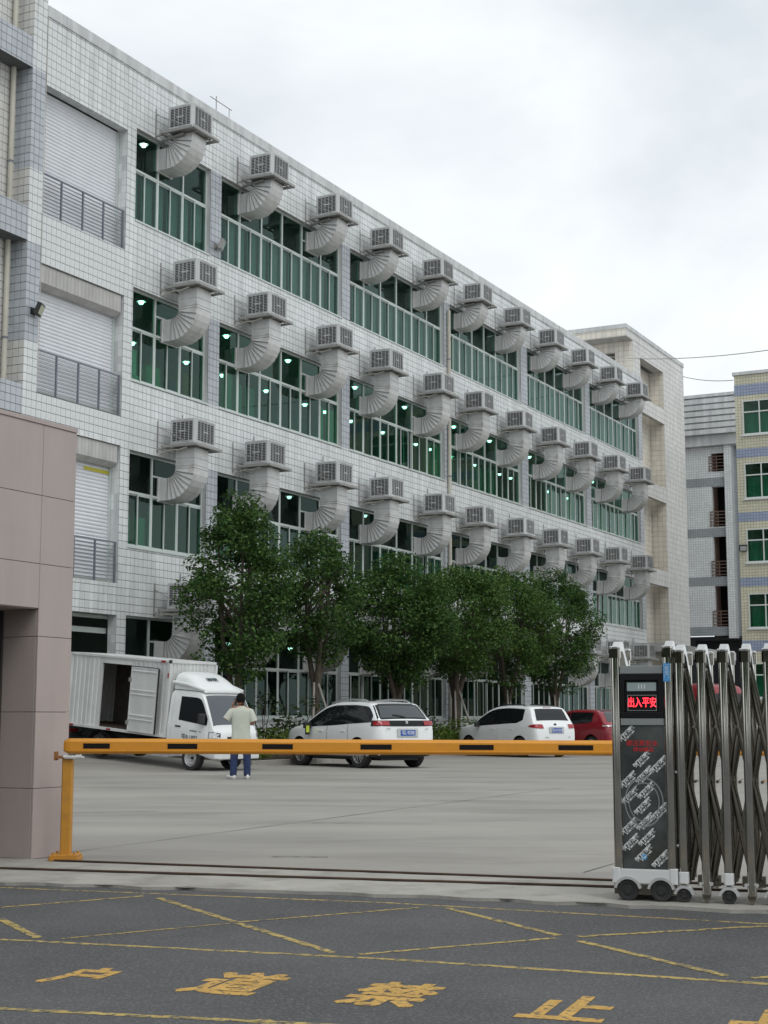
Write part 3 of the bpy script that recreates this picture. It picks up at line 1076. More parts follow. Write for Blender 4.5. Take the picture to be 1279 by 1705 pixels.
def make_cooler(short):
    """local frame: x along the wall from the box's near corner, y into the wall, z=0 at the underside of the box"""
    root = empty('air_cooler')
    W, Y0, Y1, H = 1.08, -1.27, -0.34, 0.77
    c = 0.07
    h = MB()
    p = lambda q: [(q + c, Y0 + q), (W - q - c, Y0 + q), (W - q, Y0 + q + c), (W - q, Y1 - q - c), (W - q - c, Y1 - q), (q + c, Y1 - q), (q, Y1 - q - c), (q, Y0 + q + c)]
    h.prism(p(0.0), H - 0.06, H - 0.012)
    h.prism(p(0.02), H - 0.011, H)
    h.prism(p(-0.008), 0.0, 0.075)
    for cx, cy in ((0, Y0), (W, Y0), (W, Y1), (0, Y1)):
        sx, sy = (1 if cx == 0 else -1), (1 if cy == Y0 else -1)
        poly = [(cx + sx * c, cy), (cx + sx * (c + 0.035), cy + sy * 0.002), (cx + sx * (c + 0.035), cy + sy * 0.05), (cx + sx * 0.05, cy + sy * (c + 0.035)), (cx + sx * 0.002, cy + sy * (c + 0.035)), (cx, cy + sy * c)]
        if sx * sy < 0:
            poly = poly[::-1]
        h.prism(poly, 0.076, H - 0.061)
    h.build('housing', MT['ac'], root, bevel=0.008)
    dk = MB()
    a0, a1, z0, z1 = c + 0.05, W - c - 0.05, 0.095, H - 0.075
    s = MB()
    louver(s, dk, a0, a1, z0, z1, lambda a, d_, z: (a, Y0 + 0.012 + d_, z))
    s.build('louvre_panel', MT['ac'], root, fix=False)
    b0, b1 = -Y1 + c + 0.03, -Y0 - c - 0.05
    s = MB()
    louver(s, dk, b0, b1, z0, z1, lambda a, d_, z: (0.012 + d_, -a, z))
    s.build('louvre_panel', MT['ac'], root, fix=False)
    s = MB()
    louver(s, dk, b0, b1, z0, z1, lambda a, d_, z: (W - 0.012 - d_, -a, z))
    s.build('louvre_panel', MT['ac'], root, fix=False)
    dk.box(0.06, W - 0.06, Y0 + 0.06, Y1 - 0.06, 0.08, H - 0.07)
    dk.build('inner_core', MT['ac_dark'], root, fix=False)
    # tray of angle iron on brackets
    t = MB()
    x0, x1, y0, y1 = -0.13, W + 0.16, Y0 - 0.12, -0.16
    for (u0, u1, v0, v1) in ((x0, x1, y0, y0 + 0.06), (x0, x1, y1 - 0.06, y1), (x0, x0 + 0.06, y0 + 0.06, y1 - 0.06), (x1 - 0.06, x1, y0 + 0.06, y1 - 0.06)):
        t.box(u0, u1, v0, v1, -0.075, -0.055)
        if u1 - u0 > v1 - v0:
            vv = v0 if v0 == y0 else v1 - 0.012
            t.box(u0, u1, vv, vv + 0.012, -0.054, 0.005)
        else:
            uu = u0 if u0 == x0 else u1 - 0.012
            t.box(uu, uu + 0.012, v0, v1, -0.054, 0.004)
    t.box(0.2, 0.26, y0 + 0.06, y1 - 0.06, -0.072, -0.03)
    t.box(W - 0.24, W - 0.18, y0 + 0.06, y1 - 0.06, -0.072, -0.03)
    t.box(x1 - 0.2, x1 - 0.15, y0 + 0.06, y1 - 0.06, -0.072, -0.056)
    t.box(0.02, W - 0.02, Y0 + 0.03, Y1 - 0.03, -0.028, -0.003)
    t.build('support_tray', MT['tray'], root)
    for x in (-0.10, W + 0.12):
        br = MB()
        br.box(x - 0.025, x + 0.025, -0.20, -0.002, -0.13, -0.076)
        br.tube([(x, Y0 + 0.15, 0.0), (x, -0.02, 0.56)], 0.014, 6)
        br.box(x - 0.03, x + 0.03, -0.012, -0.001, -0.2, 0.75)
        br.build('bracket_arm', MT['tray'], root)
    # duct
    dx0, dx1 = 0.20, 0.92
    r, Rr = 0.24, 0.90
    zc = -0.16 if short else -0.68
    yc = -0.22
    if not short:
        nk = MB().box(dx0, dx1, yc - Rr, yc - r, zc, -0.05)
        for z in (-0.36, zc + 0.02, zc + 0.10):
            nk.box(dx0 - 0.012, dx1 + 0.012, yc - Rr - 0.012, yc - r + 0.012, z - 0.012, z + 0.012)
        nk.build('duct_neck', MT['duct'], root, bevel=0.006)
    else:
        MB().box(dx0 + 0.01, dx1 - 0.01, yc - Rr + 0.01, yc - r - 0.01, zc + 0.001, -0.05).build('duct_neck', MT['duct'], root)
    el = MB()
    K = 8
    se = MB()
    for i in range(K):
        q0, q1 = math.pi / 2 * i / K, math.pi / 2 * (i + 1) / K
        quad = []
        for q in (q0, q1):
            cs, sn = math.cos(q), math.sin(q)
            o_ = 0.0 if q == q0 else 0.026
            quad.append([(x, yc - rad * cs, zc - rad * sn) for x, rad in ((dx0 - o_ * 0.4, r), (dx1 + o_ * 0.4, r), (dx1 + o_, Rr), (dx0 - o_, Rr))])
        a, c_ = quad
        el.add(a + c_, [(0, 1, 5, 4), (1, 2, 6, 5), (2, 3, 7, 6), (3, 0, 4, 7)])
        # raised standing seam on the cheeks at each joint
        for x, sg in ((dx0, -1), (dx1, 1)):
            cs, sn = math.cos(q1), math.sin(q1)
            tx, tz = sn * 0.007, -cs * 0.007
            pv = [(x, yc - r * cs + tx, zc - r * sn + tz), (x, yc - Rr * cs + tx, zc - Rr * sn + tz), (x, yc - Rr * cs - tx, zc - Rr * sn - tz), (x, yc - r * cs - tx, zc - r * sn - tz)]
            se.add(pv + [(x + sg * 0.034, q[1], q[2]) for q in pv], [(4, 5, 6, 7), (0, 1, 5, 4), (1, 2, 6, 5), (2, 3, 7, 6), (3, 0, 4, 7)])
    eo = el.build('duct_elbow', MT['duct'], root)
    kind(se.build('duct_seam', MT['tray'], eo), 'stuff')
    ho = MB().box(dx0, dx1, yc, 0.28, zc - Rr, zc - r)
    ho.box(dx0 - 0.03, dx1 + 0.03, 0.10, 0.145, zc - Rr - 0.03, zc - r + 0.03)
    ho.build('duct_inlet', MT['duct'], root, bevel=0.006)
    if not short:
        fl = MB()
        fl.tube([(0.03, -0.95, -0.09), (-0.02, -0.7, -0.16), (0.02, -0.35, -0.14), (0.05, -0.03, -0.22)], 0.022, 7)
        fl.build('drain_hose', MT['pvc'], root, smooth=True)
        fl = MB()
        fl.tube([(W + 0.03, -0.5, 0.15), (W + 0.06, -0.2, 0.10), (W + 0.04, -0.02, 0.22), (W + 0.05, -0.02, 1.15)], 0.014, 6)
        fl.build('wiring_conduit', MT['rail'], root, smooth=True)
    if short:
        fl = MB()
        fl.tube([(0.12, -0.86, -0.10), (0.16, -0.4, -0.13), (0.18, -0.02, -0.18)], 0.045, 8)
        fl.build('drain_hose', MT['tray'], root, smooth=True)
    return root


short_c, long_c = make_cooler(True), make_cooler(False)
S_TOP = [0.66, 5.13, 9.5, 13.5, 17.95, 21.85, 26.2, 30.4, 34.7, 38.95, 43.25]
S_LOW = [1.05, 5.07, 9.55, 13.47, 17.97, 21.9, 26.3, 30.5, 34.85, 39.15, 43.4]
ORD = ['first', 'second', 'third', 'fourth', 'fifth', 'sixth', 'seventh', 'eighth', 'ninth', 'tenth', 'last']
ROWN = ['ground floor row', 'second floor row', 'third floor row', 'top row']
for f, zb in ((3, 18.52), (2, 13.88), (1, 9.10), (0, 4.34)):
    for i, s in enumerate(S_TOP if f == 3 else S_LOW):
        src = short_c if f == 3 else long_c
        first = i == 0 and f in (3, 2)
        o = src if first else copy_tree(src)
        o.location = bpt(s, 0, zb + rng.uniform(-0.02, 0.02))
        o.rotation_euler = (rng.uniform(-0.014, 0.014), rng.uniform(-0.014, 0.014), BROT + rng.uniform(-0.022, 0.022))
        where = f'{ORD[i]} from the shutters' if i < 10 else 'last, beside the stair tower'
        tag(o, f'grey air cooler with bent duct on the {ROWN[f]}, {where}', 'air cooler', 'air coolers on the factory wall')
# ------------------------------------------------------------------ buildings beyond, on the right
def window_box(parent, y0, y1, z0, z1, nx, trans, x=0.0, m='white_frame', g='glass'):
    """window in a wall whose face is the plane x (facing -x); y runs right to left"""
    f = MB()
    w = 0.05
    f.box(x - 0.02, x + 0.1, y0, y1, z0, z0 + w).box(x - 0.02, x + 0.1, y0, y1, z1 - w, z1)
    f.box(x - 0.015, x + 0.095, y0, y1, trans - 0.03, trans + 0.03)
    for i in range(nx + 1):
        yy = min(max(y0 + (y1 - y0) * i / nx, y0 + w / 2), y1 - w / 2)
        f.box(x - 0.018, x + 0.098, yy - w / 2, yy + w / 2, z0 + w + 0.001, trans - 0.031)
        f.box(x - 0.018, x + 0.098, yy - w / 2, yy + w / 2, trans + 0.031, z1 - w - 0.001)
    f.box(x - 0.08, x - 0.021, y0 - 0.08, y1 + 0.08, z0 - 0.09, z0 - 0.002)
    wn = f.build('window', MT[m], parent)
    for i in range(nx):
        a, b_ = y0 + (y1 - y0) * i / nx + w / 2, y0 + (y1 - y0) * (i + 1) / nx - w / 2
        MB().box(x + 0.04, x + 0.046, a, b_, z0 + w, trans - 0.03).build('pane', MT[g], wn)
        MB().box(x + 0.04, x + 0.046, a, b_, trans + 0.03, z1 - w).build('pane', MT[g], wn)
    return wn


Y = tag(empty('yellow_building', (17.80, 76.0, 0), BROT), 'yellow tiled block with blue bands and green windows at the right edge', 'building')
wins = [(15.38, 17.12), (12.13, 13.91), (8.91, 10.58), (5.64, 7.35), (2.2, 3.9)]
bands = [(17.4, 17.96), (14.21, 14.67), (10.97, 11.43), (7.71, 8.16), (4.48, 5.02)]
cols = [(-2.9, -0.38), (-6.8, -4.2)]
zc = [0.0]
ycuts = [0.0, -0.38, -2.9, -4.2, -6.8, -9.0]
w_ = MB()
levels = []
prev = 0.0
for z0, z1 in sorted(wins):
    w_.box(0, 0.3, -9, 0, prev, z0)
    for a, b_ in ((-0.38, 0), (-4.2, -2.9), (-9, -6.8)):
        w_.box(0, 0.3, a, b_, z0, z1)
    prev = z1
w_.box(0, 0.3, -9, 0, prev, 18.46)
w_.box(0.3, 10, -0.25, 0, 0, 18.46)
wy = w_.build('wall', MT['y_tile'], Y)
for z0, z1 in bands:
    MB().box(-0.012, -0.001, -9, 0.012, z0, z1).build('blue_band', MT['b_tile'], Y)
MB().box(-0.08, 10, -9, 0.08, 18.46, 18.62).build('parapet_coping', MT['render'], Y)
MB().box(0.31, 8, -9, -0.26, 18.2, 18.4).build('roof', MT['soffit'], Y)
MB().box(4.0, 4.1, -9, -0.26, 0, 18.2).build('inner_wall', MT['room'], Y)
fl_ = MB()
for z in (0.05, 4.6, 7.9, 11.2, 14.4):
    fl_.box(0.31, 4.0, -9, -0.26, z - 0.15, z)
fl_.build('floor_slab', MT['room'], Y)
for z0, z1 in wins:
    for a, b_ in cols:
        window_box(Y, a, b_, z0, z1, 3, z0 + (z1 - z0) * 0.66)
        cu = MB()
        cu.grid(lambda u, v: (0.25 + 0.02 * math.sin(u * 40), a + 0.1 + (b_ - a - 0.2) * u, z0 + 0.05 + (z1 - z0) * 0.6 * v), 40, 1)
        cu.build('curtain', MT['curtain'], Y, smooth=True, fix=False)
floodlight(Vector((17.80, 76.0, 9.6)) + N * 0.25 - D * 0.02, BROT - math.pi / 2, 30, 'black floodlight on the yellow building beside a window', 'blackm', 'lamp_clear')

G = tag(empty('grey_apartment_block', (19.3, 100.0, 0), BROT), 'white and grey tiled apartment block with ribbed crown and brown balcony railings', 'building')
# local y: 0 at the left (behind the tower) down to -6 at the right
op = [(17.22, 18.43), (13.57, 16.21), (10.31, 12.93), (7.07, 9.70)]
w_ = MB()
w_.box(0, 0.3, -2.45, 6, 6.5, 18.9)
for a, b_ in ((-3.35, -2.451),):
    prev = 6.5
    for z0, z1 in sorted(op):
        w_.box(0.02, 0.3, a, b_, prev, z0)
        prev = z1
    w_.box(0.02, 0.3, a, b_, prev, 18.9)
w_.build('wall', MT['g_tile'], G)
MB().box(-0.22, 0.35, -3.85, -3.351, 6.3, 19.3).build('pillar', MT['g_tile'], G)
for z0, z1 in ((16.25, 16.82), (12.93, 13.49), (9.75, 10.31), (6.5, 7.07)):
    MB().box(-0.015, -0.001, -2.46, 6, z0, z1).build('grey_band', MT['gg_tile'], G)
    MB().box(-0.012, 0.0195, -3.349, -2.452, z0 - 0.02, z1).build('grey_band', MT['gg_tile'], G)
w_ = MB()
w_.box(0.8, 1.0, -6.5, -3.86, 6.3, 18.9)
w_.box(0.35, 0.8, -3.87, -3.7, 6.3, 18.9)
w_.build('side_wall', MT['gg_tile'], G)
for z0, z1 in ((13.7, 16.0), (10.4, 12.8), (7.1, 9.5)):
    MB().box(0.74, 0.799, -4.75, -4.25, z0, z1).build('window', MT['dark'], G)
    MB().box(0.60, 0.74, -4.85, -4.15, z0 - 0.1, z0 - 0.001).build('window_sill', MT['render'], G)
    MB().box(0.68, 0.79, -4.24, -4.16, z0, z1).build('window_frame', MT['brown_rail'], G)
MB().box(1.3, 1.4, -3.6, -2.0, 6.3, 18.9).build('balcony_shade_wall', MT['dark'], G)  # near-black colour stands in for the deep shade inside the balconies
MB().box(0.3, 1.29, -2.5, -2.451, 6.3, 18.9).build('balcony_side', MT['brown_rail'], G)
fl_ = MB()
for z0, z1 in op:
    fl_.box(0.31, 1.29, -3.4, -2.5, z0 - 0.25, z0 - 0.01)
fl_.build('floor_slab', MT['gg_tile'], G)
for z0, z1 in op:
    rl = MB().box(-0.06, -0.01, -3.34, -2.3, z0 + 0.96, z0 + 1.02).build('balcony_railing', MT['brown_rail'], G)
    for i in range(4):
        MB().box(-0.05, -0.02, -3.34, -2.3, z0 + 0.10 + i * 0.22, z0 + 0.15 + i * 0.22).build('rail', MT['brown_rail'], rl)
    for yy in (-3.32, -2.82, -2.33):
        MB().box(-0.055, -0.015, yy - 0.02, yy + 0.02, z0, z0 + 0.95).build('post', MT['brown_rail'], rl)
cr_ = MB()
zz = 19.3
cr_.box(-0.4, 6, -4.2, 6, 18.91, 19.6)
for i in range(6):
    z = 19.62 + i * 0.42
    o_ = 0.05 * i
    cr_.box(-0.75 + o_, 6, -5.0 + o_ * 2, 6, z, z + 0.30)
    cr_.box(-0.5 + o_, 6, -4.7 + o_ * 2, 6, z + 0.301, z + 0.419)
cr_.box(-0.45, 6, -4.5, 6, 22.15, 22.35)
cr_.build('ribbed_crown', MT['render'], G)
MB().box(0.4, 6, -6.5, 6, 6.2, 6.45).box(2.0, 2.2, -6.5, 6, 0, 6.2).box(0.4, 0.7, -1.0, -0.5, 0, 6.2).build('undercroft', MT['door'], G)

# ------------------------------------------------------------------ pink granite gatehouse at the left
GH = tag(empty('granite_gatehouse', (-3.09, 13.65, 0), BROT), 'pink granite clad gate pillar and wall with a dark doorway at the left edge', 'gatehouse')
ZJ = [0.0, 0.61, 1.28, 1.95, 2.60, 3.22, 3.87]
gcore = MB().box(-6, 0.45, 0.022, 0.38, 2.215, 3.85).box(0.02, 0.45, 0.022, 0.38, 0, 2.214).box(-6, 0.45, 0.38, 2.2, 2.4, 3.85).box(0.02, 0.45, 0.38, 2.2, 0, 2.4)
gcore.build('wall_core', mat('stone_joint', (0.17, 0.145, 0.135), 0.9), GH)


def slab(x0, x1, y0, y1, z0, z1, axis):
    g = 0.0022
    if axis == 'y':
        MB().box(x0 + g, x1 - g, y0, y1, z0 + g, z1 - g).build('stone_slab', MT['granite'], GH, bevel=0.003)
    else:
        MB().box(x0, x1, y0 + g, y1 - g, z0 + g, z1 - g).build('stone_slab', MT['granite'], GH, bevel=0.003)


for i in range(6):
    z0, z1 = ZJ[i], ZJ[i + 1]
    slab(0.0, 0.47, 0.0, 0.02, z0, z1, 'y')
    slab(0.452, 0.47, 0.021, 1.0, z0, z1, 'x')
for z0, z1 in ((2.20, 2.60), (2.60, 3.22), (3.22, 3.87)):
    for k in range(5):
        slab(-1.1 * (k + 1), -1.1 * k, 0.0, 0.02, z0, z1, 'y')
for z0, z1 in ((0, 0.61), (0.61, 1.28), (1.28, 1.95), (1.95, 2.195)):
    slab(0.0, 0.019, 0.021, 0.40, z0, z1, 'x')
for k in range(5):
    MB().box(-1.1 * (k + 1) + 0.004, -1.1 * k - 0.004, 0.021, 0.40, 2.195, 2.214).build('stone_slab', MT['granite'], GH)
MB().box(-6, 0.47, -0.01, 2.2, 3.871, 3.91).build('capping', MT['granite'], GH)
dr = MB().box(-6, 0.0, 0.42, 0.47, 0, 2.19)
dr.build('door', MT['door'], GH)

# ------------------------------------------------------------------ yellow boom and its rest post
bm_ = tag(empty('barrier_boom', (-2.84, 13.52, 0)), 'long orange yellow barrier boom with black slots crossing the gateway', 'barrier')
b0, b1 = Vector((-2.80, 13.50, 0.985)), Vector((4.6, 14.25, 0.945))
L_ = (b1 - b0).length
bl = empty('boom_line')
bpy.data.objects.remove(bl)
prof = [(-0.020, -0.066), (0.028, -0.066), (0.034, -0.055), (0.034, 0.050), (0.014, 0.066), (-0.006, 0.066), (-0.034, 0.038), (-0.034, -0.048)]
mb = MB()
ux = (b1 - b0).normalized()
uy = Vector((-ux.y, ux.x, 0)).normalized()
uz = ux.cross(uy)


def bp_(t, a, b_):
    return b0 + ux * t + uy * a + uz * b_


holes = [(0.17, 0.40), (0.90, 1.16), (1.73, 2.00), (2.60, 2.88), (3.49, 3.80), (4.39, 4.71), (5.25, 5.55), (6.1, 6.4)]
mb.prism([(-0.034, -0.04), (0.034, -0.04), (0.034, 0.04), (-0.034, 0.04)], 0.0, 0.06, lambda a, b_, c: bp_(c, a, b_))
mb.v, mb.f, mb.m = [], [], []
for i, f_ in ((0, 0.72), (1, 0.93), (2, 1.0)):
    pass
st = [(0.0, 0.60), (0.02, 0.86), (0.05, 1.0), (L_, 1.0)]
base = 0
for t_, sc in st:
    for a, b_ in prof:
        mb.v.append(tuple(bp_(t_, a * sc, b_ * sc if sc < 1 else b_)))
n = len(prof)
for i in range(len(st) - 1):
    for j in range(n):
        mb.f.append((i * n + j, i * n + (j + 1) % n, (i + 1) * n + (j + 1) % n, (i + 1) * n + j))
        mb.m.append(0)
mb.f += [tuple(range(n))[::-1], tuple(range((len(st) - 1) * n, len(st) * n))]
mb.m += [0, 0]
o = mb.build('boom_beam', MT['boom'])
o.parent = bm_
o.location = -Vector(bm_.location)
# raised lip along the lower edge and recessed black slots with a rim
m2 = MB()
m2.prism([(-0.037, -0.050), (-0.0345, -0.052), (-0.0345, -0.034), (-0.041, -0.038)], 0.05, L_, lambda a, b_, c: bp_(c, a, b_))
o = m2.build('beam_lip', MT['boom'], bm_)
o.location = -Vector(bm_.location)
for h0, h1 in holes:
    m2 = MB()
    m2.prism([(-0.0365, -0.021), (-0.0345, -0.021), (-0.0345, 0.024), (-0.0365, 0.024)], h0, h1, lambda a, b_, c: bp_(c, a, b_))
    o = m2.build('black_slot', MT['dark'], bm_)
    o.location = -Vector(bm_.location)
MB().cbox(1.72 - 0.16 + 5.9, 1.72 + 0.2 + 5.9, 0.55, 0.95, 0.0, 1.08, 0.03).build('barrier_cabinet', MT['boom'], bm_, bevel=0.01)
ps = tag(empty('boom_rest_post', (-2.77, 13.56, 0)), 'yellow steel rest post with bolted base plate beside the granite pillar', 'post')
MB().cbox(-0.045, 0.045, -0.045, 0.045, 0.055, 0.88, 0.008).build('post_tube', MT['boom_post'], ps)
bs_ = MB().cbox(-0.13, 0.13, -0.12, 0.12, 0.0, 0.035, 0.015)
bs_.prism([(-0.12, -0.11), (0.12, -0.11), (0.12, 0.11), (-0.12, 0.11)], 0.0355, 0.055)
bs_.build('base_plate', MT['boom_post'], ps, bevel=0.004)
for sx in (-1, 1):
    for sy in (-1, 1):
        MB().tube([(sx * 0.09, sy * 0.08, 0.054), (sx * 0.09, sy * 0.08, 0.075)], 0.012, 6).build('bolt', MT['boom_post'], ps)
fk = MB().box(-0.10, 0.06, -0.06, 0.06, 0.875, 0.898).box(-0.115, -0.10, -0.06, 0.06, 0.86, 0.935)
fk.build('rest_fork', mat('rust_brown_fork', (0.30, 0.13, 0.035), 0.7, var=0.2), ps)
cl = MB()
for i in range(5):
    a = i / 4
    cl.tube([(-0.03 + 0.15 * a, -0.066, 0.893 - 0.012 * math.sin(a * 7)), (0.0 + 0.15 * a, -0.072, 0.884 + 0.008 * math.sin(a * 9))], 0.012, 7)
cl.tube([(-0.02, -0.06, 0.893), (0.05, -0.07, 0.886), (0.13, -0.066, 0.893)], [0.02, 0.014, 0.022], 9)
o = cl.build('cloth_wrap', MT['white_cap'], smooth=True)
o.location = ps.location
tag(o, 'twisted pale cloth wrapped round the top of the yellow post', 'cloth')

# ------------------------------------------------------------------ folding stainless gate
GZ = R(-19)
GT = tag(empty('folding_gate', (1.565, 10.62, 0), GZ), 'stainless steel folding gate with display cabinet, scissor bars and wheels', 'gate')


def post_mesh(w, d, z0, z1):
    return MB().rbox(0, w, 0, d, z0, z1, 0.024)


# cabinet
for x in (0.0, 0.362):
    for y in (0.0, 0.42):
        post_mesh(0.062, 0.055, 0.10, 1.70).build('gate_post', MT['chrome'], GT, smooth=True, angle=40).location = (x, y, 0)
        c = MB().cbox(-0.006, 0.068, -0.006, 0.061, 1.64, 1.70, 0.012).build('post_cap', MT['chrome_dark'], GT)
        c.location = (x, y, 0)
        c = MB().cbox(-0.006, 0.068, -0.006, 0.061, 1.701, 1.722, 0.016).build('cap_top', MT['cap_steel'], GT, bevel=0.006)
        c.location = (x, y, 0)


def arch(x, y0, y1, z, w, name='arch_cap', m='cap_steel'):
    mb = MB()
    sec = []
    K = 10
    for i in range(K + 1):
        a = i / K
        y = y0 + (y1 - y0) * a
        zz = z + 0.06 * math.sin(math.pi * min(1, a * 1.5)) - 0.13 * max(0, a - 0.45) ** 1.5 * 2
        sec.append([(x, y, zz), (x + w, y, zz), (x + w, y, zz - 0.065), (x, y, zz - 0.065)])
    for i in range(K):
        mb.add(sec[i] + sec[i + 1], [(0, 1, 5, 4), (1, 2, 6, 5), (2, 3, 7, 6), (3, 0, 4, 7)])
    return mb.build(name, MT[m], GT)


arch(0.006, 0.03, 0.43, 1.70, 0.05)
arch(0.368, 0.03, 0.43, 1.70, 0.05)
cab = MB().box(0.0635, 0.3605, 0.035, 0.44, 0.16, 1.58)
cab.build('cabinet_body', MT['grey_panel'], GT)
MB().box(0.0635, 0.3605, 0.012, 0.034, 1.53, 1.585).build('top_strip', MT['grey_panel'], GT, bevel=0.004)
fr_ = MB()
fr_.box(0.0635, 0.3605, 0.010, 0.034, 1.485, 1.529).box(0.0635, 0.3605, 0.010, 0.034, 1.226, 1.268)
fr_.box(0.0635, 0.095, 0.010, 0.034, 1.2685, 1.4845).box(0.329, 0.3605, 0.010, 0.034, 1.2685, 1.4845)
fr_.box(0.0955, 0.3285, 0.024, 0.034, 1.2685, 1.4845)
fr_.build('display_frame', MT['black'], GT, bevel=0.003)
MB().box(0.112, 0.312, 0.018, 0.0235, 1.412, 1.470).build('grey_display', MT['lcd'], GT)
for i in range(3):
    MB().box(0.190 + i * 0.020, 0.196 + i * 0.020, 0.0165, 0.0178, 1.427, 1.457).build('display_mark', MT['white_ink'], GT)
lf = MB()
lf.box(0.113, 0.313, 0.019, 0.0235, 1.277, 1.281).box(0.113, 0.313, 0.019, 0.0235, 1.381, 1.385).box(0.113, 0.117, 0.019, 0.0235, 1.2811, 1.3809).box(0.309, 0.313, 0.019, 0.0235, 1.2811, 1.3809)
lf.build('display_border', MT['grey_panel'], GT)
text('led_text', '出入平安', 0.053, MT['led'], GT, (0.2135, 0.0215, 1.330), (R(90), 0, 0), 0.0012, 0.95, 1.4, 0.0004)
MB().box(0.0635, 0.3605, 0.012, 0.034, 1.178, 1.2255).build('lower_strip', MT['grey_panel'], GT, bevel=0.004)
film = MB().box(0.0637, 0.3603, 0.022, 0.0345, 0.215, 1.177)
film.build('film_panel', MT['film'], GT)
# pressed oval in the lower panel
ov = MB()
for rr, ww in ((0.125, 0.008), (0.10, 0.006)):
    K = 40
    for i in range(K):
        a0, a1 = 2 * math.pi * i / K, 2 * math.pi * (i + 1) / K
        f_ = lambda a, r: (0.212 + r * math.cos(a), 0.0195, 0.66 + r * 1.25 * math.sin(a))
        q = [f_(a0, rr), f_(a1, rr), f_(a1, rr + ww), f_(a0, rr + ww)]
        ov.add(q, [(0, 1, 2, 3)])
ov.build('pressed_oval', MT['grey_panel'], GT, fix=False)
for zi in range(9):
    for xi in range(3):
        x = 0.112 + xi * 0.112 + ((zi * 2) % 3) * 0.012 - 0.012
        z = 0.275 + zi * 0.105 + (xi % 2) * 0.035
        if 0.985 < z < 1.085 or z > 1.128 or not (0.105 < x < 0.325):
            continue
        text('film_print', '海门智能科技', 0.0265, MT['film_txt'], GT, (x - 0.008, 0.0214, z + 0.010), (R(90), R(-45), 0), 0.0003, 0.95, 1.2, 0.0018)
        text('film_print', '智能伸缩门 13800', 0.012, MT['film_txt'], GT, (x + 0.010, 0.0214, z - 0.008), (R(90), R(-45), 0), 0.0003, 1.0, 1.1, 0.0006)
text('red_lettering', '请注意安全', 0.044, MT['red_txt'], GT, (0.205, 0.0212, 1.055), (R(90), 0, 0), 0.0003, 1.0, 0.95, 0.001)  # two lines of dim red characters on the film panel
text('red_lettering', '请勿靠近', 0.036, MT['red_txt'], GT, (0.215, 0.0212, 1.012), (R(90), 0, 0), 0.0003, 1.0, 0.9, 0.001)
ds_ = MB()
ds_.lathe([(0.0, 0.0), (0.021, 0.0), (0.021, 0.0015)], lambda a, b_, c: (0.205 + a, 0.0212 - c, 0.295 + b_), 20)
ds_.build('round_sticker', MT['sticker'], GT, fix=False)
MB().box(0.366, 0.412, -0.0035, -0.0005, 1.475, 1.60).build('blue_sticker', MT['sticker'], GT)
text('sticker_text', '自\n动\n门', 0.030, MT['white_ink'], GT, (0.389, -0.0042, 1.5385), (R(90), 0, 0), 0.0003, 1, 0.95)
sb = MB()
sb.box(0.3695, 0.3705, -0.0048, -0.0038, 1.485, 1.59).box(0.4065, 0.4075, -0.0048, -0.0038, 1.485, 1.59)
sb.box(0.3706, 0.4064, -0.0048, -0.0038, 1.485, 1.4865).box(0.3706, 0.4064, -0.0048, -0.0038, 1.5885, 1.59)
sb.build('sticker_border', MT['white_ink'], GT)
sk = MB()
sk.box(0.03, 0.395, -0.006, 0.034, 0.118, 0.213)
sk.cbox(-0.012, 0.045, -0.014, 0.05, 0.118, 0.222, 0.01)
sk.cbox(0.375, 0.432, -0.014, 0.05, 0.118, 0.222, 0.01)
sk.build('white_skirt', MT['white_cap'], GT, bevel=0.004)
MB().box(0.0, 0.42, 0.0, 0.45, 0.045, 0.117).build('base_box', MT['chrome_dark'], GT, bevel=0.004)


def gate_wheel(x, y, r, hood=True):
    """wheel turning in the plane x-z with its front face at y"""
    w = MB().lathe([(0.0, 0.0), (r * 0.35, 0.0), (r * 0.42, 0.006), (r * 0.62, 0.006), (r * 0.7, 0.0), (r * 0.92, 0.0), (r, 0.006), (r, 0.034), (0, 0.036)],
                   lambda a, b_, c: (x + a, y + c, r + 0.002 + b_), 20)
    wl = w.build('wheel', MT['rubber'], GT, smooth=True)
    if hood:
        h = MB()
        K = 12
        for i in range(K):
            a0, a1 = math.pi * (0.06 + 0.88 * i / K), math.pi * (0.06 + 0.88 * (i + 1) / K)
            q = []
            for a in (a0, a1):
                for rr, yy in ((r + 0.004, y - 0.012), (r + 0.022, y - 0.012), (r + 0.022, y + 0.045), (r + 0.004, y + 0.045)):
                    q.append((x + rr * math.cos(a), yy, r + rr * math.sin(a)))
            h.add(q, [(0, 1, 5, 4), (1, 2, 6, 5), (2, 3, 7, 6), (3, 0, 4, 7)])
        h.build('wheel_hood', MT['steel_bright'], wl)


for x in (0.095, 0.32):
    gate_wheel(x, -0.012, 0.072)
    gate_wheel(x, 0.40, 0.072, False)
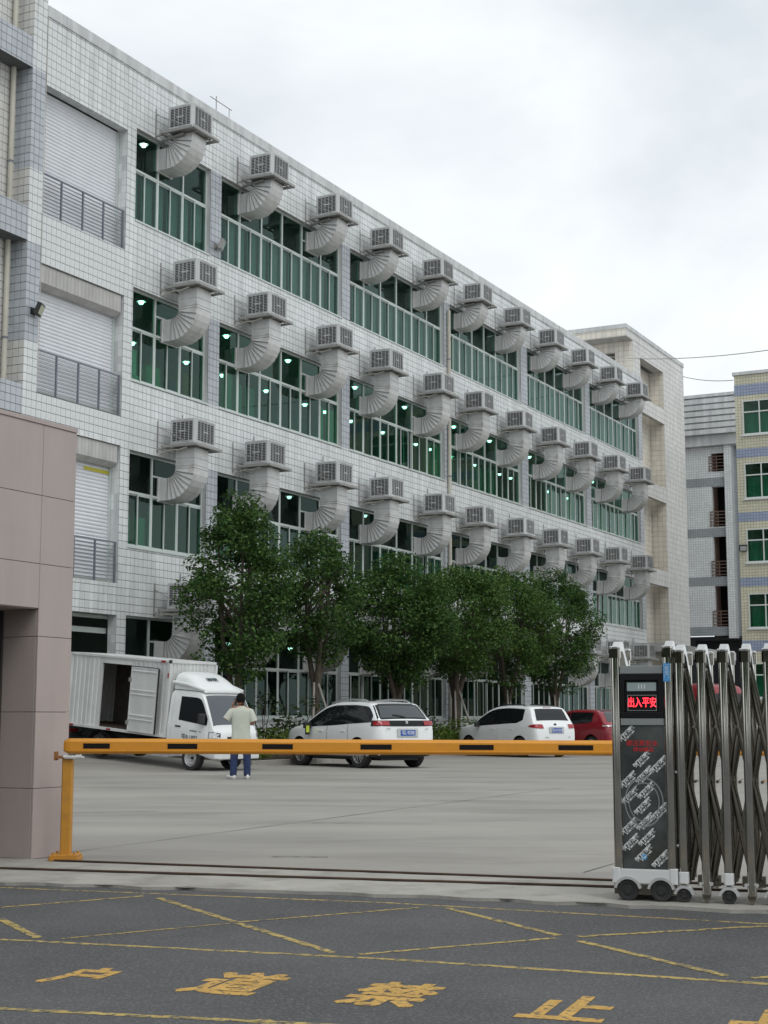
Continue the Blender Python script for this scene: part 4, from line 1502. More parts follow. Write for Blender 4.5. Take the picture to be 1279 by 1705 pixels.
# folding frames
NF = 10
PX = 0.148
for i in range(NF):
    x = 0.446 + i * PX
    for y, sfx in ((0.0, 0), (0.42, 1)):
        p = MB().rbox(x - 0.006, x + 0.054, y, y + 0.05, 0.13 if i % 2 == 0 else 0.06, 1.67, 0.022)
        p.build('gate_post', MT['chrome'], GT, smooth=True, angle=40)
        MB().cbox(x - 0.012, x + 0.060, y - 0.006, y + 0.056, 1.60, 1.672, 0.012).build('post_cap', MT['chrome_dark'], GT)
        MB().cbox(x - 0.012, x + 0.060, y - 0.006, y + 0.056, 1.6725, 1.694, 0.014).build('cap_top', MT['cap_steel'], GT, bevel=0.006)
    arch(x - 0.002, 0.02, 0.43, 1.672, 0.05)
    if i % 2 == 0:
        MB().cbox(x - 0.009, x + 0.057, -0.006, 0.056, 0.125, 0.205, 0.012).build('foot_sleeve', MT['white_cap'], GT, bevel=0.006)
        MB().box(x + 0.008, x + 0.04, 0.005, 0.035, 0.07, 0.124).build('wheel_stem', MT['chrome_dark'], GT)
        gate_wheel(x + 0.0235, 0.004, 0.047)
    else:
        MB().prism([(x - 0.006, 0.06), (x + 0.054, 0.06), (x + 0.035, 0.008), (x + 0.012, 0.008)], 0.0, 0.04, lambda a, b_, c: (a, c, b_)).build('foot_point', MT['chrome_dark'], GT)
        # cross bar at the foot with bright pin ends
        cb_ = MB().box(x - 0.055, x + 0.10, 0.18, 0.24, 0.10, 0.17)
        cb_.build('foot_block', MT['chrome_dark'], GT)
        for xx in (x - 0.012, x + 0.058):
            MB().tube([(xx, 0.0, 0.13), (xx, 0.03, 0.13)], 0.012, 8).build('pin', MT['steel_bright'], GT)
    # scissor bars on two planes
    if i < NF - 1:
        for y in (0.14, 0.30):
            for (z0, z1) in ((1.55, 0.80), (0.80, 0.12)):
                for flip in (0, 1):
                    xa, xb = x + 0.03, x + PX + 0.03
                    if flip:
                        xa, xb = xb, xa
                    yy = y + flip * 0.0145
                    w = 0.0225
                    sb_ = MB().rbox(-w, w, yy, yy + 0.013, 0.0, 1.0, 0.006, 3)
                    sb_.v = [((xa + (xb - xa) * q[2]) + q[0], q[1], z0 + (z1 - z0) * q[2]) for q in sb_.v]
                    sb_.build('scissor_bar', MT['chrome_dark'], GT, smooth=True, angle=50)
            hd = MB().cbox(x + PX - 0.025 + 0.03 - 0.01, x + PX + 0.015 + 0.03 - 0.01, y - 0.02, y - 0.001, 1.50, 1.575, 0.006)
            hd.lathe([(0.0, 0.006), (0.009, 0.006), (0.012, 0.0)], lambda a, b_, c: (x + PX + 0.015 + a, y - 0.02 - c, 1.535 + b_), 10)
            hd.build('pivot_plate', MT['steel_bright'], GT)
        for z in (0.80, 0.46, 1.17):
            MB().tube([(x + PX / 2 + 0.03, 0.10, z), (x + PX / 2 + 0.03, 0.34, z)], 0.011, 7).build('pivot_rod', MT['chrome_dark'], GT)
for z in (0.37, 0.86):
    MB().tube([(0.42, 0.06, z), (0.46, 0.06, z)], 0.012, 8).build('link_pin', MT['steel_bright'], GT)

# power cables to the right
for p, q, sag, r_, lab, m_ in (((12.598, 84.0, 21.374), (15.968, 60.0, 15.965), 0.25, 0.02, 'thin pale overhead cable running right from the tower, upper of the two', 'cable_pale'),
                               ((16.9, 84.5, 20.35), (17.76, 76.02, 18.24), 0.12, 0.018, 'thin dark cable strung from the tower to the yellow building, lower of the two', 'cable')):
    pts = [Vector(p).lerp(Vector(q), i / 16) - Vector((0, 0, sag * 4 * (i / 16) * (1 - i / 16))) for i in range(17)]
    tag(MB().tube(pts, r_, 5).build('power_cable', MT[m_]), lab, 'cable')
# ------------------------------------------------------------------ planting strip along the factory
kb = MB()
s0, s1, pr = -1.7, 44.0, 5.2
s = s0
while s < s1:
    a = [bpt(s + 0.006, pr), bpt(s + 0.99, pr), bpt(s + 0.99, pr - 0.16), bpt(s + 0.006, pr - 0.16)]
    kb.prism([(p.x, p.y) for p in a][::-1], -0.03, 0.15)
    s += 1.0
for k in range(5):
    a = [bpt(s0 - 0.001, pr - k), bpt(s0 - 0.001, pr - k - 0.99), bpt(s0 - 0.16, pr - k - 0.99), bpt(s0 - 0.16, pr - k)]
    kb.prism([(p.x, p.y) for p in a], -0.03, 0.15)
kind(kb.build('planter_kerb', MT['kerb'], bevel=0.012), 'structure')
mb = MB()
mb.grid(lambda u, v: bpt(s0 - 0.02 + (s1 - s0) * u, 0.05 + (pr - 0.2) * v, 0.10 + 0.03 * math.sin(u * 90 + v * 7)), 60, 6)
kind(mb.build('planter_soil', MT['soil'], smooth=True), 'structure')


def leaves(name, pts, nrm, size, m, parent=None, asp=0.5):
    n = len(pts)
    a = rng.normal(size=(n, 3))
    nrm = nrm / (np.linalg.norm(nrm, axis=1, keepdims=True) + 1e-9)
    u = np.cross(nrm, a)
    u /= np.linalg.norm(u, axis=1, keepdims=True) + 1e-9
    v = np.cross(nrm, u)
    L = (size * rng.uniform(0.6, 1.25, n))[:, None]
    w = L * asp
    bend = nrm * L * 0.18
    vs = np.stack([pts - u * L * 0.5, pts - v * w * 0.5 + bend, pts + u * L * 0.5, pts + v * w * 0.5 + bend], 1).reshape(-1, 3)
    me = bpy.data.meshes.new(name)
    me.vertices.add(4 * n)
    me.vertices.foreach_set('co', vs.ravel())
    me.loops.add(4 * n)
    me.loops.foreach_set('vertex_index', np.arange(4 * n))
    me.polygons.add(n)
    me.polygons.foreach_set('loop_start', np.arange(0, 4 * n, 4))
    me.materials.append(m)
    me.update(calc_edges=True)
    me.validate()
    return link(name, me, parent)


def crown_points(c, rx, rz, nclump, per, taper=0.0, seed=0, rc=(0.30, 0.62)):
    r = np.random.default_rng(seed)
    P, Nn, cl = [], [], []
    for i in range(nclump):
        while True:
            d_ = r.uniform(-1, 1, 3)
            q = np.linalg.norm(d_)
            if 0.35 < q < 1:
                break
        d_ = d_ / q * (q ** 0.45) * r.uniform(0.80, 1.04)
        f = 1 - taper * max(0.0, d_[2])
        cc = np.array(c) + d_ * np.array([rx * f, rx * f, rz])
        rad = r.uniform(*rc) * (1 - 0.35 * taper * max(0, d_[2]))
        cl.append(cc)
        k = int(per * (rad / 0.45) ** 2 * r.uniform(0.6, 1.2))
        g = r.normal(size=(k, 3))
        g /= np.linalg.norm(g, axis=1, keepdims=True)
        rr = rad * r.uniform(0.25, 1.0, (k, 1)) ** 0.5
        p = cc + g * rr * np.array([1, 1, 0.75])
        P.append(p)
        Nn.append(g * 0.5 + r.normal(size=(k, 3)) * 0.55 + np.array([0, 0, 0.75]))
    return np.concatenate(P), np.concatenate(Nn), np.array(cl)


def tree(base, label, h0, h1, rx, taper, lean, seed, m, nclump=95, per=105, fork=True, trunk_r=0.13, leaf=0.125):
    root = tag(empty('street_tree', base), label, 'tree', 'trees along the factory')
    r = random.Random(seed)
    c = (lean[0], lean[1], (h0 + h1) / 2)
    P, Nn, cl = crown_points(c, rx, (h1 - h0) / 2, nclump, per, taper, seed)
    leaves('crown', P, Nn, leaf, m, root, 0.55)
    t = MB()
    zf = h0 * 0.72
    ax = [(0, 0, -0.1), (0.02, 0.01, 0.5), (lean[0] * 0.15 + 0.03, lean[1] * 0.15, zf * 0.6), (lean[0] * 0.3, lean[1] * 0.3, zf)]
    t.tube(ax, [trunk_r * 1.35, trunk_r * 1.05, trunk_r * 0.95, trunk_r * 0.9], 10)
    f0 = Vector(ax[-1]) - Vector((0, 0, 0.12))
    for k in range(3 if fork else 2):
        a = k * 2.1 + seed
        top = Vector(c) + Vector((math.cos(a) * rx * 0.35, math.sin(a) * rx * 0.35, (h1 - h0) * 0.22))
        mid = f0.lerp(top, 0.45) + Vector((math.cos(a) * 0.15, math.sin(a) * 0.15, -0.05))
        t.tube([f0, mid, top], [trunk_r * 0.68, trunk_r * 0.45, 0.02], 8)
        for j in range(9):
            q = Vector(cl[r.randrange(len(cl))])
            st = mid.lerp(top, r.uniform(0, 0.7))
            t.tube([st, st.lerp(q, 0.5) + Vector((0, 0, -0.08)), q], [0.035, 0.024, 0.008], 5, cap=False)
    t.build('trunk', MT['bark'], root, smooth=True, angle=60)
    return root


TR = [(-0.08, 3.5, 'tall dark green tree behind the white truck, largest crown', 2.0, 7.35, 1.5, 0.5, (0.0, 0.0), 3, 'leaf', 150, 135, 0.13),
      (4.15, 3.5, 'tree with forked trunk and propping poles behind the first white car', 2.6, 6.75, 1.25, 0.25, (0.15, 0.1), 5, 'leaf', 85, 115, 0.14),
      (9.45, 3.5, 'dense dark round tree just right of the forked one, over the first white car', 2.2, 6.45, 1.92, 0.15, (0.05, 0), 8, 'leaf', 185, 135, 0.13),
      (14.0, 3.5, 'tree with thick bare straight trunk between the two white cars', 2.4, 6.55, 1.88, 0.15, (0.15, 0), 13, 'leaf2', 150, 130, 0.17),
      (18.7, 3.5, 'leafy tree behind the second white car, left of the last tree', 2.2, 6.9, 1.9, 0.2, (0, 0), 21, 'leaf2', 150, 128, 0.12),
      (23.6, 3.5, 'last tree of the row, behind the red car', 2.1, 7.0, 1.85, 0.2, (0.1, 0), 34, 'leaf', 140, 125, 0.13)]
for s, pr_, lab, h0, h1, rx, tp, ln, sd, m, nc, per, tr_ in TR:
    tree(bpt(s, pr_, 0.1), lab, h0, h1, rx, tp, ln, sd, MT[m], nc, per, True, tr_)


def pole(a, b_, label):
    a, b_ = Vector(a), Vector(b_)
    o = MB().tube([Vector((0, 0, 0)), b_ - a], 0.035, 7).build('support_pole', MT['pole'], smooth=True)
    o.location = a
    return tag(o, label, 'pole', 'poles propping the trees')


for s, nm_, k in ((4.15, 'forked tree', 3), (14.0, 'thick trunked tree', 3), (18.7, 'fifth tree', 2), (23.6, 'last tree', 2)):
    for j, (ds, dp, side) in enumerate(((-0.95, 0.5, 'leaning from the left'), (0.95, -0.45, 'leaning from the right'), (-0.05, 0.95, 'leaning from the front'))[:k]):
        pole(bpt(s + ds, 3.5 + dp, 0.08), bpt(s + ds * 0.14, 3.5 + dp * 0.14, 2.25), f'pale wooden pole propping the {nm_}, {side}')


def shrub(base, label, rx, h, n, m, leaf=0.16, seed=1, per=50):
    root = tag(empty('leafy_shrub', base), label, 'shrub', 'shrubs in the planting strip')
    P, Nn, cl = crown_points((0, 0, h * 0.55), rx, h * 0.5, n, per, 0.0, seed, (0.16, 0.3))
    P[:, 2] = np.maximum(P[:, 2], 0.03)
    leaves('foliage', P, Nn, leaf, MT[m], root, 0.42)
    st = MB()
    for q in cl[:14]:
        st.tube([(0, 0, -0.05), (q[0] * 0.4, q[1] * 0.4, q[2] * 0.6), tuple(q)], [0.018, 0.012, 0.005], 5)
    st.build('stem', MT['bark'], root)
    return root


shrub(bpt(0.55, 4.0, 0.1), 'open dark shrub right behind the man in jeans', 0.75, 1.75, 26, 'leaf_dark', 0.17, 5, 36)
shrub(bpt(2.6, 3.9, 0.1), 'tall leafy shrub beside the bonnet of the first white car', 0.85, 1.75, 34, 'leaf_dark', 0.17, 6, 40)
shrub(bpt(11.2, 3.6, 0.1), 'dark shrub beside the tail of the first white car', 0.95, 1.25, 34, 'leaf_dark', 0.13, 7)
shrub(bpt(17.0, 4.0, 0.1), 'dense green shrub behind the bonnet of the second white car', 1.25, 1.35, 60, 'leaf', 0.12, 9)
shrub(bpt(15.4, 3.0, 0.1), 'dark shrub against the wall, right of the thick trunked tree', 1.2, 1.15, 50, 'leaf', 0.12, 10)
shrub(bpt(12.6, 4.3, 0.1), 'bright green low shrub between the two white cars, left of the thick trunk', 0.9, 1.05, 46, 'leaf_low', 0.14, 15, 60)
shrub(bpt(14.6, 4.5, 0.1), 'bright green low shrub in front of the thick bare trunk', 0.85, 0.95, 42, 'leaf_low', 0.14, 16, 60)
shrub(bpt(19.8, 4.2, 0.1), 'round dark shrub hidden behind the roof of the second white car', 1.0, 1.2, 40, 'leaf', 0.12, 12)
n = 9500
ss = rng.uniform(s0 + 0.1, 30, n)
pp = rng.uniform(3.7, 5.02, n)
hh = (0.22 + 0.62 * np.clip(np.sin(ss * 1.3) * 0.3 + np.sin(ss * 3.1 + 1) * 0.25 + 0.7, 0.2, 1.2)) * (1 - np.clip((pp - 4.75) / 0.3, 0, 1) * 0.55)
zz = 0.12 + hh * rng.uniform(0.35, 1.0, n)
P = np.array([list(bpt(float(a), float(b_), float(c))) for a, b_, c in zip(ss, pp, zz)])
gc = leaves('ground_cover', P, rng.normal(size=(n, 3)) * 0.7 + np.array([0, 0, 0.8]), 0.15, MT['leaf_low'], None, 0.45)
gc['kind'] = 'stuff'


# trees across the road, behind the viewer (they show only in reflections)
n = 9000
P = np.stack([rng.uniform(-32, 32, n), rng.uniform(-22, -15, n), rng.uniform(0.3, 1.0, n)], 1)
P[:, 2] *= 5.5 + 2.5 * np.sin(P[:, 0] * 0.5) + 1.2 * np.sin(P[:, 0] * 1.3 + 1)
tl = leaves('roadside_foliage', P, rng.normal(size=(n, 3)), 1.0, MT['leaf'], None, 0.6)
tl['kind'] = 'stuff'

# ------------------------------------------------------------------ cars
def wheel_parts(parent, x, y, r, w, side, style):
    """a wheel whose axle runs along y; side +1 shows its face to +y"""
    fn = lambda a, b_, c: (x + a, y + side * (c - w / 2), r + b_)
    wl = MB().lathe([(r * 0.62, 0.0), (r * 0.66, w * 0.08), (r * 0.66, w * 0.85), (r * 0.70, w * 0.98), (r * 0.93, w), (r, w * 0.88), (r, w * 0.12), (r * 0.93, 0), (r * 0.62, 0)], fn, 28)
    wl = wl.build('wheel', MT['rubber'], parent, smooth=True, angle=50)
    rm = MB()
    if style == 'steel':
        rm.lathe([(0.0, w * 0.62), (r * 0.12, w * 0.62), (r * 0.14, w * 0.52), (r * 0.36, w * 0.60), (r * 0.42, w * 0.86), (r * 0.52, w * 0.9), (r * 0.56, w * 0.72), (r * 0.66, w * 0.95)], fn, 28)
        for k in range(6):
            a = k * math.pi / 3
            rm.lathe([(0, w * 0.66), (0.018, w * 0.66), (0.02, w * 0.54)], lambda p, q, c: fn(p + r * 0.26 * math.cos(a), q + r * 0.26 * math.sin(a), c), 8)
        rm.build('rim', MT['hub'], wl, smooth=True, angle=40)
        MB().lathe([(0, w * 0.8), (r * 0.10, w * 0.8), (r * 0.13, w * 0.6)], fn, 14).build('hub_cap', MT['blackm'], wl)
    else:
        rm.lathe([(r * 0.60, w * 0.55), (r * 0.62, w * 0.93), (r * 0.67, w * 0.96), (r * 0.68, w * 0.9)], fn, 28)
        for k in range(5):
            a = 2 * math.pi * k / 5 + 0.3
            for off in (-0.13, 0.13):
                a2 = a + off * 1.9
                c0, s_0, c1, s_1 = math.cos(a + off), math.sin(a + off), math.cos(a2), math.sin(a2)
                t0 = Vector((c0, s_0, 0)) * r * 0.10
                t1 = Vector((c1, s_1, 0)) * r * 0.63
                nn_ = Vector((-(t1 - t0).y, (t1 - t0).x, 0)).normalized() * r * 0.045
                q = [t0 + nn_, t0 - nn_, t1 - nn_, t1 + nn_]
                rm.add([fn(v.x, v.y, w * 0.86) for v in q] + [fn(v.x, v.y, w * 0.72) for v in q],
                       [(0, 1, 2, 3), (4, 7, 6, 5), (0, 4, 5, 1), (1, 5, 6, 2), (2, 6, 7, 3), (3, 7, 4, 0)])
        rm.lathe([(0, w * 0.9), (r * 0.15, w * 0.88), (r * 0.17, w * 0.7)], fn, 14)
        rm.build('rim', MT['alloy'], wl)
        MB().lathe([(0, w * 0.50), (r * 0.6, w * 0.50), (r * 0.62, w * 0.4)], fn, 20).build('brake_disc', MT['blackm'], wl)
    return wl


class Car:
    def __init__(s, p):
        s.p = p
        s.top = pchip(*zip(*p['top']))
        s.wid = pchip(*zip(*p['wid']))
        s.bot = pchip(*zip(*p['bot']))
        s.belt = pchip(*zip(*p['belt']))

    def sec(s, x):
        zt, w, zb = s.top(x), s.wid(x), s.bot(x)
        b = min(s.belt(x), zt - 0.09)
        tm = s.p.get('tumble', 0.3)
        wg = w * 0.975
        yt = max(0.1, wg - tm * max(0.0, zt - b - 0.05))
        q = [(0, zb), (0.7 * w, zb), (0.92 * w, zb + 0.03), (0.975 * w, zb + 0.10), (0.995 * w, zb + 0.35 * (b - zb)), (w, zb + 0.62 * (b - zb)), (0.995 * w, zb + 0.86 * (b - zb)), (wg, b)]
        for f in (0.3, 0.62):
            q.append((wg + (yt - wg) * f ** 1.15, b + (zt - 0.065 - b) * f))
        q += [(yt, zt - 0.065), (yt - 0.03, zt - 0.03), (yt - 0.10, zt - 0.008), (yt * 0.5, zt + 0.004), (0, zt + 0.008)]
        return q

    def side_y(s, x, z):
        q = s.sec(x)[3:12]
        return float(np.interp(z, [c[1] for c in q], [c[0] for c in q]))

    def top_z(s, x, y):
        q = s.sec(x)[10:]
        return float(np.interp(abs(y), [c[0] for c in q[::-1]], [c[1] for c in q[::-1]]))

    def body(s, m, root, name='body', nst=84):
        L = s.p['L']
        xs_ = [0.0, 0.008, 0.02, 0.035, 0.05] + list(np.linspace(0.07, L - 0.07, nst)) + [L - 0.05, L - 0.035, L - 0.02, L - 0.008, L]
        mb = MB()
        for x in xs_:
            q = s.sec(x)
            for y, z in q:
                mb.v.append((x, y, z))
            for y, z in q[-2:0:-1]:
                mb.v.append((x, -y, z))
        k = len(s.sec(1.0)) * 2 - 2
        zc_ = s.p.get('clad', 0)
        for i in range(len(xs_) - 1):
            for j in range(k):
                a, b_ = i * k + j, i * k + (j + 1) % k
                mb.f.append((a, b_, b_ + k, a + k))
                zz = max(mb.v[a][2], mb.v[b_][2], mb.v[a + k][2])
                mb.m.append(1 if zz < zc_ or j in (0, k - 1) else 0)
        e = (len(xs_) - 1) * k
        mb.f += [tuple(range(k))[::-1], tuple(range(e, e + k))]
        mb.m += [0, 0]
        o = mb.build(name, [MT[m], MT['blackm']], root)
        # cut the wheel arches
        cut = MB()
        r = s.p['r'] + 0.055
        for ax in s.p['axles']:
            for sg in (1, -1):
                y0, y1 = sg * (s.p['w'] - 0.32), sg * (s.p['w'] + 0.3)
                n_ = 32
                ring = [(r * math.cos(2 * math.pi * i / n_), r * math.sin(2 * math.pi * i / n_)) for i in range(n_)]
                cut.prism([(ax + a, s.p['r'] + b_) for a, b_ in ring], y0, y1, lambda a, b_, c: (a, c, b_))
        cu = cut.build('cutter', MT['blackm'], root)
        bo = o.modifiers.new('arch', 'BOOLEAN')
        bo.operation = 'DIFFERENCE'
        bo.object = cu
        bo.solver = 'EXACT'
        try:
            bo.material_mode = 'TRANSFER'
        except Exception:
            pass
        baked(o)
        bpy.data.objects.remove(cu)
        o.data.polygons.foreach_set('use_smooth', [True] * len(o.data.polygons))
        o.data.set_sharp_from_angle(angle=R(38))
        return o

    def side_patch(s, name, x0, x1, zl, zh, m, root, sides=(1, -1), off=0.005, nx=26, nz=6):
        for sg in sides:
            mb = MB()

            def f(u, v):
                x = x0 + (x1 - x0) * u
                a, b_ = zl(x), zh(x)
                z = a + (b_ - a) * v
                return (x, sg * (s.side_y(x, z) + off), z)
            mb.grid(f, nx, nz)
            mb.build(name, MT[m] if isinstance(m, str) else m, root, smooth=True, angle=80)

    def hatch_patch(s, name, x0, x1, yw0, yw1, m, root, off=0.006, nx=10, ny=14):
        mb = MB()

        def f(u, v):
            x = x0 + (x1 - x0) * u
            yw = yw0 + (yw1 - yw0) * u
            y = yw * (2 * v - 1)
            dz = (s.top(x + 0.01) - s.top(x - 0.01)) / 0.02
            n_ = Vector((-dz, 0, 1)).normalized()
            return (x + n_.x * off, y, s.top_z(x, y) + n_.z * off)
        mb.grid(f, nx, ny)
        return mb.build(name, MT[m], root, smooth=True, angle=80)

    def corner(s, name, z0, z1, ya, xb, m, root, sides=(1, -1), off=0.008, lift=0.0):
        """lamp wrapping the rear corner between heights z0 and z1: from y=ya on the back round to x=xb on the side"""
        def back_x(z):
            lo, hi = 0.0, 1.2
            for _ in range(30):
                mid = (lo + hi) / 2
                if s.top(mid) > z:
                    hi = mid
                else:
                    lo = mid
            return hi
        for sg in sides:
            mb = MB()

            def f(u, v):
                z = z0 + (z1 - z0) * v
                xk = back_x(z)
                yk = s.side_y(xk + 0.04, min(z, s.top(xk + 0.04) - 0.07)) - 0.03
                if u < 0.55:
                    t = u / 0.55
                    y = ya + (yk - ya) * t
                    return (xk - off - 0.010 + 0.03 * t ** 3, sg * y, z)
                t = (u - 0.55) / 0.45
                x = xk + 0.025 + (xb - xk - 0.025) * t
                zz = z + lift * t * (0.5 - v)
                return (x, sg * (s.side_y(x, min(zz, s.top(x) - 0.07)) + off), zz)
            mb.grid(f, 20, 5)
            mb.build(name, MT[m], root, smooth=True, angle=60)

    def common(s, root, paint, style):
        p = s.p
        for i, ax in enumerate(p['axles']):
            for sg in (1, -1):
                wheel_parts(root, ax, sg * (p['w'] - 0.13), p['r'], 0.22, sg, style)
        un = MB().box(0.35, p['L'] - 0.4, -p['w'] + 0.36, p['w'] - 0.36, 0.19, 0.45)
        un.build('underbody', MT['blackm'], root)


def place(root, rl, yaw, ra, w):
    """put the car so that its left rear wheel stands at rl"""
    c, s_ = math.cos(yaw), math.sin(yaw)
    lx, ly = ra, w
    root.location = (rl[0] - (c * lx - s_ * ly), rl[1] - (s_ * lx + c * ly), 0)
    root.rotation_euler = (0, 0, yaw)


YAW = R(180 - 55)
# --- first white car: large SUV seen from its rear left corner
c1 = Car(dict(L=4.5, w=0.925, r=0.355, axles=(0.86, 3.56), tumble=0.34, clad=0.40,
              top=[(0, .62), (.012, .74), (.03, .97), (.06, 1.08), (.10, 1.15), (.16, 1.20), (.34, 1.38), (.50, 1.53), (.60, 1.585), (.80, 1.605), (1.3, 1.635), (1.9, 1.635), (2.4, 1.58), (2.8, 1.43), (3.2, 1.215), (3.42, 1.09), (3.6, 1.055), (4.0, 1.0), (4.3, .91), (4.44, .76), (4.5, .55)],
              wid=[(0, .66), (.03, .76), (.10, .84), (.30, .90), (.8, .925), (3.4, .925), (4.0, .89), (4.3, .80), (4.45, .66), (4.5, .50)],
              bot=[(0, .36), (.15, .28), (.7, .23), (3.8, .22), (4.3, .24), (4.5, .34)],
              belt=[(0, 1.05), (.9, 1.06), (2.0, 1.01), (3.3, .97), (4.5, .9)]))
v1 = tag(empty('parked_car'), 'white SUV with black window band and roof rails, nearest of the parked cars', 'car', 'cars parked along the planting strip')
c1.body('white_car', v1)
zt1 = lambda x: min(c1.top(x) - 0.085, 1.545)
c1.side_patch('side_window', 0.33, 3.22, lambda x: min(c1.belt(x) + 0.03 + (0.05 * max(0, (1.0 - x)) if x < 1 else 0), zt1(x) - 0.002), zt1, 'car_glass', v1)
c1.hatch_patch('rear_surround', 0.150, 0.53, 0.80, 0.69, 'black', v1, off=0.004)
c1.hatch_patch('rear_window', 0.185, 0.48, 0.68, 0.56, 'rear_glass', v1, off=0.009)
c1.hatch_patch('spoiler_edge', 0.505, 0.56, 0.53, 0.53, 'blackm', v1)
c1.corner('rear_panel', 1.025, 1.165, 0.0, 0.32, 'black', v1)
c1.corner('tail_light', 1.045, 1.15, 0.52, 0.24, 'tail', v1, off=0.016)
c1.side_patch('side_sill', 0.4, 4.1, lambda x: 0.30, lambda x: 0.34, 'alloy', v1, nz=1)
c1.side_patch('door_gap', 2.235, 2.25, lambda x: 0.42, lambda x: 1.04, 'blackm', v1, off=0.003, nx=1)
c1.side_patch('door_gap', 1.285, 1.30, lambda x: 0.60, lambda x: 1.06, 'blackm', v1, off=0.003, nx=1)
for x in (1.42, 2.42):
    for sg in (1, -1):
        y = c1.side_y(x, 0.90)
        MB().box(x, x + 0.2, sg * (y + 0.004) - 0.012, sg * (y + 0.004) + 0.014, 0.885, 0.915).build('door_handle', MT['white_car'], v1, bevel=0.006)
for sg in (1, -1):
    y = sg * 0.60
    MB().tube([(0.75, y, 1.60), (0.95, y, 1.665), (1.6, y, 1.69), (2.2, y, 1.665), (2.45, y, 1.60)], 0.022, 8).build('roof_rail', MT['alloy'], v1, smooth=True)
    y = c1.side_y(3.05, 1.0)
    mi = MB().cbox(2.93, 3.10, -0.10, 0.11, 0.96, 1.12, 0.05)
    o = mi.build('wing_mirror', MT['blackm'], v1, bevel=0.02)
    o.location = (0, sg * (y + 0.12), 0)
    if sg > 0:
        MB().cbox(2.915, 2.93, 0.0, 0.09, 0.86, 1.03, 0.004).build('mirror_ribbon', MT['lime'], o)
        MB().cbox(2.95, 3.06, -0.04, 0.05, 0.80, 0.962, 0.02).build('mirror_tag', MT['blackm'], o)


def back_x(c, z):
    lo, hi = 0.0, 1.0
    for _ in range(30):
        m_ = (lo + hi) / 2
        if c.top(m_) - 0.03 > z:
            hi = m_
        else:
            lo = m_
    return hi


def rear_kit(c, v, plate, zpl, w=0.44, emblem='lion', ze=1.03):
    x = back_x(c, zpl) - 0.02
    MB().box(x - 0.012, x, -w / 2 - 0.09, w / 2 + 0.09, zpl - 0.10, zpl + 0.11).build('plate_recess', MT['steel_bright'], v, bevel=0.01)
    MB().box(x - 0.020, x - 0.013, -w / 2, w / 2, zpl - 0.07, zpl + 0.07).build('number_plate', MT['plate'], v)
    text('plate_text', plate, 0.115, MT['white_ink'], v, (x - 0.0215, 0, zpl), (R(90), 0, R(-90)), 0.0006, 0.82, 1.0, 0.0015)
    x = back_x(c, ze) - 0.03
    e = MB()
    if emblem == 'lion':
        sh = [(-0.045, 0.05), (0.0, 0.065), (0.045, 0.05), (0.03, 0.02), (0.05, -0.03), (0.02, -0.02), (0.015, -0.06), (-0.015, -0.06), (-0.02, -0.02), (-0.05, -0.03), (-0.02, 0.02)]
        e.prism(sh, 0, 0.008, lambda a, b_, cc: (x - cc, -a, ze + b_))
    else:
        e.lathe([(0, 0.006), (0.05, 0.006), (0.06, 0.0)], lambda a, b_, cc: (x - cc, a, ze + b_), 20)
    e.build('badge', MT['alloy' if emblem == 'lion' else 'blackm'], v)


rear_kit(c1, v1, '粤L·9258J', 0.86, 0.44, 'lion', 1.095)
x = back_x(c1, 0.9) - 0.028
text('rear_script', '4008', 0.05, MT['ink'], v1, (x, 0.58, 0.96), (R(90), 0, R(-90)), 0.0006, 1.3, 0.8)
text('rear_script', 'GT', 0.06, MT['ink'], v1, (x, -0.58, 0.95), (R(90), 0, R(-90)), 0.0006, 1.2, 0.8)
MB().tube([(0.18, -0.05, 1.235), (0.21, 0.12, 1.28), (0.225, 0.30, 1.30)], [0.028, 0.02, 0.014], 6).build('rear_wiper', MT['blackm'], v1)
c1.common(v1, 'white_car', 'alloy')
place(v1, (-0.58, 38.05), YAW, 0.86, 0.82)

# --- second white car
c2 = Car(dict(L=4.25, w=0.885, r=0.315, axles=(0.78, 3.36), tumble=0.30, clad=0.30,
              top=[(0, .60), (.012, .74), (.035, .90), (.08, .99), (.14, 1.06), (.24, 1.2), (.36, 1.42), (.44, 1.52), (.55, 1.565), (.9, 1.60), (1.5, 1.62), (2.0, 1.60), (2.35, 1.53), (2.75, 1.35), (3.1, 1.12), (3.3, 1.03), (3.6, .985), (3.9, .90), (4.12, .79), (4.21, .66), (4.25, .5)],
              wid=[(0, .68), (.03, .76), (.10, .82), (.30, .865), (.8, .885), (3.2, .88), (3.8, .84), (4.05, .74), (4.2, .60), (4.25, .46)],
              bot=[(0, .34), (.15, .27), (.6, .22), (3.6, .21), (4.1, .24), (4.25, .32)],
              belt=[(0, 1.02), (.9, 1.03), (2.0, .985), (3.1, .93), (4.25, .85)]))
v2 = tag(empty('parked_car'), 'white hatchback SUV with dark rear window and round badge, middle of the parked cars', 'car', 'cars parked along the planting strip')
c2.body('white_car', v2)
zt2 = lambda x: min(c2.top(x) - 0.09, 1.53)
lo2 = lambda x: min(c2.belt(x) + 0.03 + (0.35 * max(0, 0.95 - x)), zt2(x) - 0.002)
c2.side_patch('side_window', 0.66, 1.86, lo2, zt2, 'car_glass', v2)
c2.side_patch('side_window', 1.90, 2.98, lo2, zt2, 'car_glass', v2)
c2.side_patch('window_pillar', 1.86, 1.90, lo2, zt2, 'black', v2, nx=2)
c2.hatch_patch('rear_window', 0.20, 0.42, 0.66, 0.57, 'car_glass', v2)
c2.hatch_patch('high_brake_light', 0.46, 0.49, 0.16, 0.16, 'tail', v2)
c2.corner('tail_light', 0.90, 1.03, 0.52, 0.36, 'tail', v2, lift=0.10)
c2.corner('rear_bumper_trim', 0.40, 0.50, 0.0, 0.30, 'blackm', v2)
